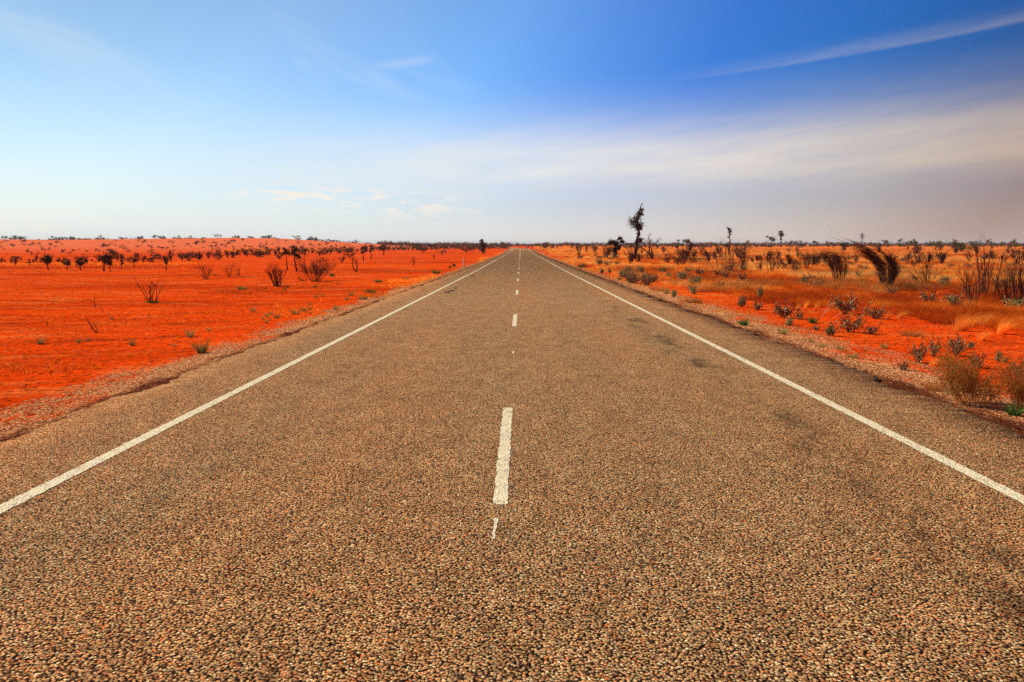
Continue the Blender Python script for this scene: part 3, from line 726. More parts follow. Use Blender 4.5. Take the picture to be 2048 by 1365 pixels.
W_ = dict(ang=0.30)
bare('windswept_shrub', 1772, 580, 98, 'largest windswept shrub, its dense black top combed far over to the left', seed=21, n=70, base=0.12, spread=0.36, lean=(0.02, 0), wind=(-1.5, 0.1, 0.55), wpow=3.2, up=0.15, wob=0.04, levels=2, kids=(12, 7), frm=(0.50, 0.1), ratio=(0.36, 0.5), r=0.0080, rr=0.62, L=(0.80, 1.5), ang=0.24, taper=0.28)
bare('windswept_shrub', 1677, 567, 68, 'arching shrub of many thin stems bent left, left of the largest windswept shrub', seed=22, n=46, base=0.16, spread=0.30, wind=(-1.0, 0, -0.25), wpow=1.8, up=0.25, wob=0.05, kids=(8, 5), frm=(0.35, 0.1), ratio=(0.3, 0.5), r=0.008, L=(0.95, 1.3), ang=0.24)
bare('windswept_shrub', 1592, 546, 33, 'small dense shrub arching left in the dry grass, left of the round dark bush', seed=23, n=24, base=0.2, spread=0.35, wind=(-0.9, 0, -0.2), wpow=1.4, up=0.25, wob=0.07, kids=(7, 4), frm=(0.4, 0.1), ratio=(0.35, 0.5), r=0.014, ang=0.3)
bare('windswept_shrub', 1541, 546, 42, 'thin vase shaped shrub leaning left, left of the small dense arching shrub', seed=24, n=14, base=0.12, spread=0.35, wind=(-0.6, 0, 0), wpow=1.0, up=0.25, wob=0.08, kids=(6, 4), frm=(0.35, 0.1), ratio=(0.35, 0.5), r=0.012)
bare('dead_shrub', 1521, 546, 32, 'narrow upright twiggy shrub beside the thin vase shaped shrub', seed=25, n=9, base=0.1, spread=0.18, wob=0.10, kids=(5, 3), r=0.02)
bare('round_bush', 1624, 526, 28, 'round dense dark bush lying in the golden grass', seed=26, n=34, base=0.28, spread=1.1, wind=(-0.5, 0, 0), up=0.1, wob=0.14, kids=(8, 5), frm=(0.2, 0.1), ratio=(0.45, 0.5), r=0.012, L=(0.6, 1.0))
bare('windswept_shrub', 1418, 527, 31, 'curved shrub hooped over to the left, nearest to the thicket of thin stems', seed=27, n=20, base=0.2, spread=0.55, wind=(-0.9, 0, -0.2), wpow=1.2, up=0.3, wob=0.08, kids=(6, 4), frm=(0.35, 0.1), ratio=(0.35, 0.5), r=0.014)
bare('windswept_shrub', 1391, 529, 33, 'dark shrub leaning hard left, middle one of the three bent shrubs', seed=28, n=18, base=0.12, spread=0.3, lean=(-0.5, 0), wind=(-0.7, 0, 0), wpow=1.0, up=0.2, wob=0.08, kids=(7, 4), frm=(0.35, 0.1), ratio=(0.35, 0.5), r=0.014)
bare('windswept_shrub', 1363, 527, 30, 'dark upright shrub with a left hooked top, leftmost of the three bent shrubs', seed=29, n=14, base=0.14, spread=0.25, wind=(-0.9, 0, 0), wpow=2.0, up=0.3, wob=0.07, kids=(7, 4), frm=(0.3, 0.1), ratio=(0.35, 0.5), r=0.016)
bare('stem_thicket', 1448, 545, 74, 'thicket of tall thin reddish stems in front of the tall thin dead tree', seed=30, n=22, base=0.2, spread=0.28, up=0.3, wob=0.07, kids=(6, 4), frm=(0.3, 0.1), ratio=(0.3, 0.5), r=0.006, L=(0.5, 1.1), mat='twig_bark')
bare('stem_thicket', 1474, 547, 40, 'low dark tangle of stems at the right foot of the thicket', seed=31, n=18, base=0.3, spread=0.35, up=0.2, wob=0.10, kids=(6, 4), r=0.012, mat='twig_bark')
bare('dead_shrub', 1490, 543, 44, 'open forked shrub of thin stems right of the stem thicket', seed=32, n=7, base=0.08, spread=0.35, up=0.2, wob=0.08, kids=(4, 3), r=0.010, mat='twig_bark')
bare('bare_shrub', 1853, 576, 64, 'wide open shrub with bare forked stems right of the largest windswept shrub', seed=33, n=20, base=0.12, spread=0.85, wind=(-0.25, 0, 0), up=0.25, wob=0.11, kids=(7, 5), frm=(0.35, 0.15), ratio=(0.4, 0.5), r=0.010, mat='twig_bark')
bare('tall_stems', 1946, 612, 100, 'clump of tall black stems fanning up from the grass, left one of the two nearest', seed=34, n=13, base=0.07, spread=0.30, lean=(-0.14, 0), up=0.25, wob=0.09, kids=(6, 4), frm=(0.4, 0.15), ratio=(0.38, 0.5), r=0.011, L=(0.8, 1.05))
bare('tall_stems', 1973, 596, 128, 'tallest bare grey stems reaching above the horizon at the right', seed=35, n=15, base=0.09, spread=0.17, up=0.3, wob=0.07, kids=(6, 4), frm=(0.35, 0.2), ratio=(0.3, 0.5), r=0.0075, L=(0.6, 1.0))
bare('tall_stems', 2020, 614, 92, 'black stems leaning left out of the grass near the right edge', seed=36, n=14, base=0.07, spread=0.35, lean=(-0.45, 0), up=0.35, wob=0.08, kids=(6, 4), frm=(0.35, 0.15), ratio=(0.36, 0.5), r=0.011)
bare('tall_stems', 2038, 616, 118, 'dense dark upright stems cut by the right edge of the view', seed=37, n=20, base=0.10, spread=0.25, lean=(0.0, 0), up=0.3, wob=0.08, kids=(7, 4), frm=(0.35, 0.15), ratio=(0.32, 0.5), r=0.0095)
bare('bare_shrub', 1812, 574, 26, 'small twiggy dead plant between the largest windswept shrub and the wide open shrub', seed=38, n=6, base=0.08, spread=0.6, kids=(5, 3), r=0.016, mat='twig_bark')
bare('bare_shrub', 1726, 572, 24, 'wispy little dead plant under the combed top of the largest windswept shrub', seed=39, n=6, base=0.08, spread=0.5, kids=(5, 3), r=0.014, mat='twig_bark')

# ---------------------------------------------------------------- shrubs on the left plain
bare('burnt_shrub', 305, 606, 60, 'burnt shrub of few forked stems with green shoots at its foot on bare sand', seed=41, n=9, base=0.16, spread=0.62, up=0.18, wob=0.10, kids=(3, 1), frm=(0.45, 0.4), ratio=(0.5, 0.5), r=0.020, green=0.22, ang=0.45)
bare('burnt_shrub', 412, 559, 42, 'bowl shaped burnt shrub of curved stems, left of the smaller pair', seed=42, n=20, base=0.14, spread=0.75, wind=(-0.1, 0, 0.3), up=0.3, wob=0.09, kids=(5, 3), frm=(0.4, 0.2), ratio=(0.4, 0.5), r=0.012)
bare('burnt_shrub', 458, 554, 34, 'fan shaped burnt shrub, left one of the smaller pair', seed=43, n=13, base=0.1, spread=0.7, lean=(-0.1, 0), up=0.25, wob=0.09, kids=(4, 3), r=0.012)
bare('burnt_shrub', 479, 552, 32, 'fan shaped burnt shrub leaning left, right one of the smaller pair', seed=44, n=12, base=0.1, spread=0.5, lean=(-0.35, 0), up=0.3, wob=0.09, kids=(4, 3), r=0.012)
bare('burnt_shrub', 555, 573, 50, 'dense dark upright burnt shrub with green growth at its base', seed=45, n=16, base=0.14, spread=0.42, up=0.25, wob=0.12, kids=(8, 5), frm=(0.45, 0.1), ratio=(0.3, 0.5), r=0.022, green=0.16)
bare('big_bush', 632, 563, 57, 'widest bushy shrub on the left plain, brown and feathery, split into two halves', seed=46, n=50, base=0.25, spread=1.25, wind=(0.1, 0, 0.1), up=0.40, wob=0.07, kids=(14, 7), frm=(0.35, 0.1), ratio=(0.35, 0.5), r=0.009, L=(0.75, 1.15), leaves=0, ang=0.26, green=0.14)
bare('low_scrub', 606, 562, 18, 'low dark scrub trailing left of the widest bushy shrub', seed=47, n=16, base=0.4, spread=1.6, up=0.1, wob=0.2, kids=(4, 3), r=0.02, L=(0.5, 1.2), green=0.4)
lumpy('dark_tree', 593, 544, 54, 'dark small tree with curved trunk behind the widest bush', seed=48,
      path=[(0, 0), (-0.02, .25), (-0.06, .45), (-0.05, .7), (-0.04, 1.0)], r=0.028, clumps=[(-0.04, .78, .11), (-0.05, .90, .08), (-0.16, .66, .07), (0.08, .60, .06), (-0.02, .62, .10), (0.10, .52, .05)], twigs=40, leafsize=0.045, dens=160)
lumpy('thin_tree', 575, 541, 46, 'thin tree with a small tuft on top, left of the dark small tree', seed=49,
      path=[(0, 0), (-0.02, .35), (-0.03, .7), (-0.06, 1.0)], r=0.022, clumps=[(-0.05, .86, .10), (0.0, .78, .08), (-0.12, .76, .06)], twigs=25, leafsize=0.045, dens=110)
bare('thin_tree', 713, 544, 34, 'spindly dead sapling standing alone right of the widest bushy shrub', 'tree', seed=50, n=3, base=0.05, spread=0.25, lean=(-0.15, 0), wob=0.18, kids=(7, 4), frm=(0.5, 0.2), ratio=(0.3, 0.5), r=0.028)
bare('dead_shrub', 683, 526, 19, 'dark vase shaped shrub beyond the spindly dead sapling', seed=51, n=14, base=0.1, spread=0.6, up=0.2, kids=(6, 3), r=0.03)
bare('dead_shrub', 827, 531, 20, 'small twisted dead shrub on open sand left of the road bend line', seed=52, n=5, base=0.1, spread=0.35, wob=0.2, kids=(5, 3), r=0.035)
lumpy('thin_tree', 727, 523, 33, 'slim ragged tree beside the dark vase shaped shrub', seed=53, path=[(0, 0), (-0.02, .4), (-0.03, .9)], r=0.028, clumps=[(-.02, .8, .16), (0.05, .6, .1), (-.08, .5, .08)], twigs=25, leafsize=0.06, dens=80)
lumpy('thin_tree', 742, 519, 30, 'slim dark tree right of the slim ragged tree', seed=54, path=[(0, 0), (0.02, .5), (0.0, 1)], r=0.03, clumps=[(0, .88, .10), (0.05, .72, .12), (-.05, .55, .08)], twigs=15, leafsize=0.06, dens=80)
lumpy('small_tree', 767, 511, 22, 'forked small tree with a flat top on the far left plain', seed=55, path=[(0, 0), (0.05, .4), (0.15, .9)], r=0.05, clumps=[(0.15, .85, .2), (-0.25, .7, .15), (0, .5, .14)], twigs=10, leafsize=0.1, dens=50)
lumpy('dark_tree', 965, 508, 28, 'dark tree with a hooked spire, nearest the road on its left', seed=56, path=[(0, 0), (0.0, .4), (0.03, .7), (-0.05, 1.0)], r=0.04, clumps=[(0, .45, .24), (0.05, .3, .22), (-.05, .62, .18), (0.0, .8, .08), (-0.08, .96, .09), (0.1, .6, .12)], twigs=20, leafsize=0.09, dens=80)
bare('fallen_branch', 355, 559, 14, 'fallen black branch lying on the sand with a raised twiggy end', 'branch', seed=57, n=4, base=0.3, spread=2.2, lean=(2.0, 0), up=0.3, wob=0.15, kids=(3, 2), r=0.03, L=(1.0, 2.0))
bare('bent_stick', 192, 616, 26, 'thin bent twig leaning left out of the sand', 'stick', seed=58, n=2, base=0.03, spread=0.2, lean=(-0.45, 0), wob=0.14, levels=1, kids=(1,), r=0.022)
bare('bent_stick', 196, 665, 24, 'charred forked stick standing up from the sand in front of the thin bent twig', 'stick', seed=59, n=3, base=0.04, spread=0.5, lean=(-0.5, 0), up=0.4, wob=0.14, levels=1, kids=(1,), r=0.045)
bare('bent_stick', 93, 653, 10, 'short charred stump of wood near the left edge of the view', 'stick', seed=60, n=3, base=0.1, spread=0.8, lean=(0.5, 0), wob=0.14, levels=1, kids=(1,), r=0.08)
bare('dead_shrub', 50, 787, 33, 'tiny V shaped dead plant, nearest to the camera on the left sand', seed=61, n=6, base=0.05, spread=0.55, wob=0.12, levels=1, kids=(2,), r=0.012, mat='twig_bark')
bare('dead_shrub', 436, 520, 20, 'dark feathery shrub behind the bowl shaped burnt shrub', seed=62, n=20, base=0.2, spread=0.7, up=0.1, kids=(8, 4), r=0.022, L=(.6, 1))

# dark trees of the middle distance, left
mid = [(97, 541, 39, 'dark tree with a leaning leafy top, leftmost of the big dark trees on the left', 71), (134, 541, 28, 'bushy dark tree between two taller dark trees on the left plain', 72),
       (161, 541, 34, 'dark tree with a broad crown, second tall one from the left edge', 73), (208, 543, 50, 'largest dark tree on the left plain with a lopsided crown', 74),
       (221, 543, 27, 'spreading dark shrub touching the largest dark tree', 75), (243, 539, 27, 'slim dark tree right of the largest dark tree', 76),
       (268, 535, 30, 'dark tree with a thin trunk, farther right of the largest dark tree', 77), (333, 541, 33, 'lone dark pole with a sparse top standing before the dark thicket', 78)]
for px, py, hp, lab, sd in mid:
    hp *= 0.80; r_ = np.random.default_rng(sd); lx = r_.uniform(-0.15, 0.15); slim = 0.55 if sd in (76, 77, 78) else 1.0
    cl = [(lx+r_.normal()*0.16*slim, r_.uniform(0.45, 0.92), r_.uniform(0.10, 0.2)*slim) for _ in range(9)]
    lumpy('dark_tree', px, py, hp, lab, seed=sd, path=[(0, 0), (lx*0.3-0.02, .3), (lx*0.8, .6), (lx, .9)], r=0.035, clumps=cl, twigs=30, leafsize=0.05, dens=105)

# ---------------------------------------------------------------- far trees and shrubs in rows (copies)
def kind_bush(seed, w=0.55, mat='far_scrub_leaf', n=420, size=0.13, trunk=True, flat=False):
    r_ = np.random.default_rng(seed); tr = Buf(); cr = Buf()
    for k in range(3 if trunk else 1):
        e = np.array([r_.normal()*w*0.35, r_.normal()*w*0.35, 0.65]); tr.tube(np.array([[0, 0, -0.02], e*0.5+r_.normal(size=3)*0.04, e]), [0.035, 0.028, 0.015], 4, 0.4)
    for k in range(7):
        zc = r_.uniform(0.40, 0.80) if flat else r_.uniform(0.3, 0.78)
        clump(cr, (r_.normal()*w*0.42, r_.normal()*w*0.42, zc), r_.uniform(0.13, 0.25), n//9, size*0.85, r_, (0, 1), 0.6 if flat else 0.85, 0.8)
    return [('trunk', tr, 'burnt_wood'), ('crown', cr, mat)]
KB = [Kind('far_shrub', 'shrub', kind_bush(100+i, 0.5+0.1*i)) for i in range(4)]
KF = [Kind('far_tree', 'tree', kind_bush(110+i, 0.7+0.15*i, 'dark_tree_leaf', 380, 0.12, True, True)) for i in range(3)]
KG = [Kind('green_shrub', 'shrub', kind_bush(120+i, 0.8+0.2*i, 'olive_leaf', 520, 0.12)) for i in range(3)]
_b = stem_bush(130, n=12, base=0.1, spread=0.55, kids=(6, 3), r=0.03); KD = [Kind('dead_shrub', 'shrub', [('stems', _b[0], 'burnt_wood'), ('twigs', _b[1], 'burnt_wood')])]
_b = stem_bush(131, n=8, base=0.1, spread=0.4, wind=(-.4, 0, 0), kids=(6, 3), r=0.035); KD.append(Kind('dead_shrub', 'shrub', [('stems', _b[0], 'twig_bark'), ('twigs', _b[1], 'twig_bark')]))
def put(K, px, py, hp, label, group, sx_=1.0):
    loc, H = spot(px, py, hp); s = H/0.95
    return R.choice(K).place(loc, (s*sx_, s*sx_, s), label, group, R.uniform(0, 6.28))
# dark thicket across the left, in front of the dune
for i in range(64):
    px = 4+i*6.4+R.uniform(-9, 9); py = np.interp(px, [0, 150, 300, 420], [527, 528, 523, 518])+R.uniform(-6, 3)
    put(KB if R.random() < 0.55 else KD, px, py, R.uniform(6, 15)*(1.15 if 300 < px < 420 else 1), 'dark scrubby bush in the thicket along the foot of the left dune', 'bushes along the foot of the left dune', R.uniform(0.8, 1.3))
for i in range(40):
    px = 420+i*8+R.uniform(-5, 5); py = np.interp(px, [420, 520, 600, 740], [515, 512, 508, 506])+R.uniform(-2, 3)
    put(KB if R.random() < 0.6 else KD, px, py, R.uniform(7, 16), 'small dark shrub in the loose row below the right end of the dune', 'shrubs below the right end of the dune', R.uniform(0.8, 1.4))
for i in range(26):
    px = 470+i*10.5+R.uniform(-5, 5); py = np.interp(px, [470, 600, 740], [505, 503, 502])+R.uniform(-1, 1)
    put(KG, px, py, R.uniform(4, 8), 'low green bush in the green strip at the foot of the dune', 'green bushes at the foot of the dune', R.uniform(1.0, 1.7))
for i in range(62):
    px = 735+i*4.6+R.uniform(-3, 3); py = np.interp(px, [735, 850, 1010], [502, 500, 498.5])+R.uniform(-0.8, 1.2)
    put(R.choice([KB, KB, KG, KD]), px, py, R.uniform(6, 12)*(1 if px < 960 else 0.8), 'dark shrub in the distant row closing the left plain beside the road', 'distant shrubs closing the left plain', R.uniform(0.9, 1.5))
for px, py, hp in ((845, 506, 14), (884, 510, 11), (932, 506, 12), (944, 503, 14), (868, 517, 7), (640, 527, 12), (560, 520, 12), (520, 516, 18), (640, 512, 10), (700, 516, 16)):
    put(KB if hp > 10 else KD, px, py, hp, 'odd dark shrub standing forward on the open left plain', 'single shrubs on the open left plain', 1.2)
# crest trees and slope shrubs on the dune
for i in range(66):
    px = R.uniform(-5, 715); X = (px-1041)/FPX*548; Z = float(ground_z(X, 548))
    s = (R.uniform(5.0, 11.5) if px < 640 else R.uniform(5, 9))*548/FPX
    sw = R.uniform(0.9, 1.9)
    (R.choice(KF if R.random() < 0.35 else KB)).place((X, 548, Z-0.22*s), (s*sw, s*sw, s*R.uniform(0.8, 1.2)), 'small tree silhouetted along the crest of the left dune', 'trees along the crest of the dune', R.uniform(0, 6))
for i in range(190):
    px = R.uniform(-5, 700); lo = np.interp(px, _hx, _hy)+3.5
    py = lo+(R.random()**0.9)*(513-lo)
    put(KB if R.random() < 0.8 else KF, px, py, R.uniform(3.0, 7.5), 'small shrub dotted on the red slope of the left dune', 'shrubs dotted over the dune slope', R.uniform(0.9, 1.4))
# right horizon
for i in range(150):
    px = 1052+R.random()*1000; py = np.interp(px, [1050, 1200, 1500, 2048], [498, 499, 495, 494.5])+R.uniform(-1.2, 0.8)
    hp = R.uniform(5, 10)+(R.random() < 0.15)*6
    put(R.choice([KB, KB, KG, KF, KF]), px, py, hp, 'dark low tree in the far line along the right horizon', 'far trees along the right horizon', R.uniform(0.8, 1.3))
for px, py, hp, sx_, lab in ((1815, 499, 22, 1.1, 'wide olive green bush on the horizon right of the reddish far tree'), (1755, 501, 17, .8, 'dark green little tree on the plain behind the largest windswept shrub'), (1870, 501, 17, .8, 'dark round shrub on the far plain between two green bushes'),
                            (1910, 508, 27, 1.3, 'low spreading green tree with a dark trunk left of the tall bare stems'), (1925, 504, 18, 1.2, 'green bush touching the low spreading green tree'), (1985, 498, 19, 0.8, 'dark green shrub on the plain behind the tallest bare stems'),
                            (1576, 493, 12, 1.2, 'green bush at the horizon right of the lone round topped tree'), (1500, 500, 9, 1.6, 'low green mound of bush on the far plain right of the tall thin tree'), (2046, 500, 22, 1.0, 'dark green bush at the far right edge of the plain')):
    k = KG[R.randrange(3)]; loc, H = spot(px, py, hp); k.place(loc, (H*sx_, H*sx_, H/0.95), lab, 'green bushes on the right plain', R.uniform(0, 6))
for i in range(90):
    py = R.uniform(500, 545); px = R.uniform(1110+(py-500)*2.4, 2048)
    put(KD, px, py, R.uniform(6, 18)*(1+(py-500)/60), 'small dead shrub scattered in the dry grass of the right plain', 'dead shrubs in the dry grass', R.uniform(0.8, 1.4))

# a mass of woodland too far off to count
r_ = np.random.default_rng(200); fb = Buf()
def wood(n, Y0, Y1, az0, az1, hs, leaves, sz):
    for i in range(n):
        Y = r_.uniform(Y0, Y1); X = math.tan(math.radians(r_.uniform(az0, az1)))*Y; Z = float(ground_z(X, Y)); h_ = hs*r_.uniform(0.5, 1.3)
        clump(fb, (X, Y, Z+h_*0.45), h_*0.62, leaves, sz*r_.uniform(0.7, 1.2), r_, (0, 1), 0.75, 0.5)
wood(420, 520, 900, -11, -1.2, 3.4, 36, 1.0); wood(700, 520, 1100, 1.4, 36, 3.6, 36, 1.1); wood(500, 1100, 2300, -16, 37, 6.0, 26, 2.4); wood(140, 650, 1000, -2, 2, 2.5, 30, 0.9)
o = link('distant_woodland', fb.mesh('distant_woodland', M['far_scrub_leaf'])); tag(o, 'thin dark line of scrub woodland along the flat horizon', 'woodland', kind='stuff')

# ---------------------------------------------------------------- guide posts
def guide_post(px, py, hpx, label):
    loc, H = spot(px, py, hpx); o = thing('guide_post', loc, label, 'guide post', 'white guide posts beside the road')
    b_ = Buf(); H = max(H, 0.9); w_ = 0.07
    b_.tube(np.array([[0, 0, -0.02], [0, 0, H*0.5], [0, 0, H*0.97], [0, 0, H]]), [w_, w_, w_*0.95, w_*0.6], 6, 0.5)
    c_ = Buf(); c_.quads(np.array([[[-0.035, -w_-0.004, H*0.80], [0.035, -w_-0.004, H*0.80], [0.035, -w_-0.004, H*0.90], [-0.035, -w_-0.004, H*0.90]]]), 0.5)
    link('post', b_.mesh('post', M['post']), o); link('reflector', c_.mesh('reflector', M['reflector']), o)
guide_post(1010.5, 505.5, 8, 'nearer white guide post on the left of the far road')
guide_post(1017.5, 502.0, 5, 'farther white guide post on the left of the far road')
guide_post(1087.5, 508.5, 7, 'nearest white guide post on the right of the far road')
guide_post(1076, 504.5, 6, 'middle white guide post on the right of the far road')
guide_post(1070.5, 502, 5, 'farthest white guide post on the right of the far road')
guide_post(927.5, 537, 15, 'lone white guide post on the left verge well before the far bend')

# ---------------------------------------------------------------- roadside plants
GT = [Kind('grass_tuft', 'grass tuft', [(None, tufts(300+i, 190, 0.85, (0.45, 1.05), 0.022, 0.20, 0.25, (0.1, 1.0)), 'green_tuft_leaf')]) for i in range(4)]
FG = [Kind('leafy_plant', 'plant', [(None, tufts(310+i, 150, 1.2, (0.35, 1.0), 0.075, 0.26, 0.2, (0.1, 1.0)), 'fresh_green_leaf')]) for i in range(3)]
BH = [Kind('brown_hummock', 'grass hummock', [(None, tufts(320+i, 900, 1.7, (0.45, 1.05), 0.010, 0.55, 0.10, (0.1, 1.0)), 'brown_hummock_leaf')]) for i in range(3)]
GG = [Kind('golden_grass_tuft', 'grass tuft', [(None, tufts(330+i, 240, 0.45, (0.6, 1.1), 0.016, 0.22, 0.35, (0.45, 1.0), lean=(0.45, 0)), 'golden_grass')]) for i in range(3)]
def sb(seed, **kw):
    b_ = saltbush(seed, **kw); return Kind('saltbush', 'saltbush', [('stems', b_[0], 'twig_bark'), ('twigs', b_[1], 'twig_bark'), ('leaves', b_[2], 'saltbush_leaf')])
SG = [sb(340+i, hue=(0.4, 0.85), dead=0.15) for i in range(3)]
SR = [sb(350+i, W=1.1, leaves=620, hue=(0.35, 1.0), dead=0.6) for i in range(3)]
_b = stem_bush(360, n=60, base=0.42, spread=1.7, up=0.35, wob=0.08, levels=2, kids=(13, 7), frm=(0.25, 0.1), ang=0.45, ratio=(0.38, 0.55), r=0.008, rr=0.6, L=(0.55, 0.95), seg=(6, 4, 3), leaves=13000, leaf=0.045)
BD = [Kind('brown_hummock', 'shrub', [('stems', _b[0], 'brown_hummock_leaf'), ('twigs', _b[1], 'brown_hummock_leaf'), ('leaves', _b[2], 'brown_hummock_leaf')])]
def p(K, px, py, hp, wpx, label, group=None, natural=1.5):
    """natural: width/height of the template"""
    loc, H = spot(px, py, hp); loc2, Wd = spot(px, py, wpx)
    k = K[R.randrange(len(K))]; s = H/0.82; sw = Wd*1.1/natural
    return k.place(loc, (sw, sw, s), label, group, R.uniform(-0.5, 0.5) if K is GG else R.uniform(0, 6.28))
# left side tufts
L_ = [(GT, 403, 707, 30, 30, 'largest spiky grass tuft at the edge of the left gravel shoulder'), (GT, 380, 675, 18, 18, 'dark spiky tuft behind the largest tuft by the left shoulder'),
      (GT, 265, 692, 16, 13, 'yellow green spiky tuft on bare sand left of the two shoulder tufts'), (GT, 81, 688, 15, 16, 'green tuft nearest the left edge of the view'),
      (GT, 158, 686, 9, 9, 'small tuft, left of two little tufts on the left sand'), (GT, 176, 682, 8, 9, 'small tuft, right of two little tufts on the left sand'),
      (GT, 223, 639, 7, 8, 'tiny tuft on the sand right of the charred forked stick'), (GT, 507, 625, 12, 13, 'tuft standing alone left of the tuft cluster by the left shoulder'),
      (GT, 535, 636, 12, 9, 'upper left tuft of the cluster by the left shoulder'), (GT, 543, 630, 8, 9, 'pale tuft at the top of the cluster by the left shoulder'),
      (GT, 554, 638, 10, 13, 'fullest green tuft of the cluster by the left shoulder'), (GT, 533, 648, 10, 8, 'lowest tuft of the cluster by the left shoulder'),
      (GT, 539, 643, 6, 6, 'tiny tuft just above the lowest of the cluster'), (GT, 526, 639, 7, 7, 'faint tuft at the left side of the cluster'),
      (GT, 591, 630, 12, 17, 'wide green tuft right of the tuft cluster'), (GT, 608, 625, 12, 14, 'broad tuft beside the wide green tuft'), (GT, 621, 621, 8, 9, 'pale tuft above the pair of wide tufts'),
      (GT, 618, 628, 6, 8, 'small low tuft right of the broad tuft'), (GT, 619, 611, 7, 8, 'little tuft farther up from the pair of wide tufts'), (GT, 671, 620, 11, 13, 'single round tuft close to the left road edge'),
      (GT, 632, 597, 9, 9, 'small tuft on open sand above the wide tufts, left of its twin'), (GT, 645, 594, 7, 8, 'small tuft on open sand above the wide tufts, right of its twin'),
      (GT, 703, 592, 10, 12, 'dark green tuft beside a dead stick near the left verge'), (GT, 722, 600, 9, 12, 'grey green tuft on the verge edge, left of a pair'), (GT, 731, 600, 9, 10, 'grey green tuft on the verge edge, right of a pair'),
      (FG, 741, 588, 10, 18, 'leafy greenish plant on the left verge before the pull-off'), (GT, 693, 601, 8, 10, 'dull tuft just left of the verge pair'), (GT, 418, 662, 7, 9, 'tiny grey tuft behind the dark spiky tuft'),
      (GT, 346, 694, 8, 8, 'wispy pale tuft between the yellow green tuft and the largest tuft'), (FG, 430, 551, 3, 5, 'speck of green beside the bowl shaped burnt shrub')]
for K, x, y, hh, ww, lab in L_: p(K, x, y, hh*1.25, ww*1.3, lab, 'spiky tufts on the left sand')
for x, y, hh, ww, lab in ((484, 580, 9, 20, 'bright yellow green clump on a low sand rise'), (630, 576, 6, 9, 'bright green cushion in front of the widest bushy shrub'), (530, 579, 6, 8, 'grey green clump left of the dense upright burnt shrub'),
                          (570, 580, 6, 7, 'little green clump right of the dense upright burnt shrub'), (873, 548, 10, 20, 'green rounded clump on the left verge near the pull-off'), (900, 537, 8, 6, 'dark leafy sprig beside the left verge'),
                          (908, 534, 9, 8, 'branching dark plant beside the left verge'), (757, 566, 9, 18, 'dull green cushion on the left verge sand'), (812, 560, 7, 14, 'olive cushion in the gold patch on the left verge'), (664, 553, 9, 11, 'dark green tuft right of the widest bushy shrub')):
    p(FG, x, y, hh, ww, lab, 'green clumps on the left plain')
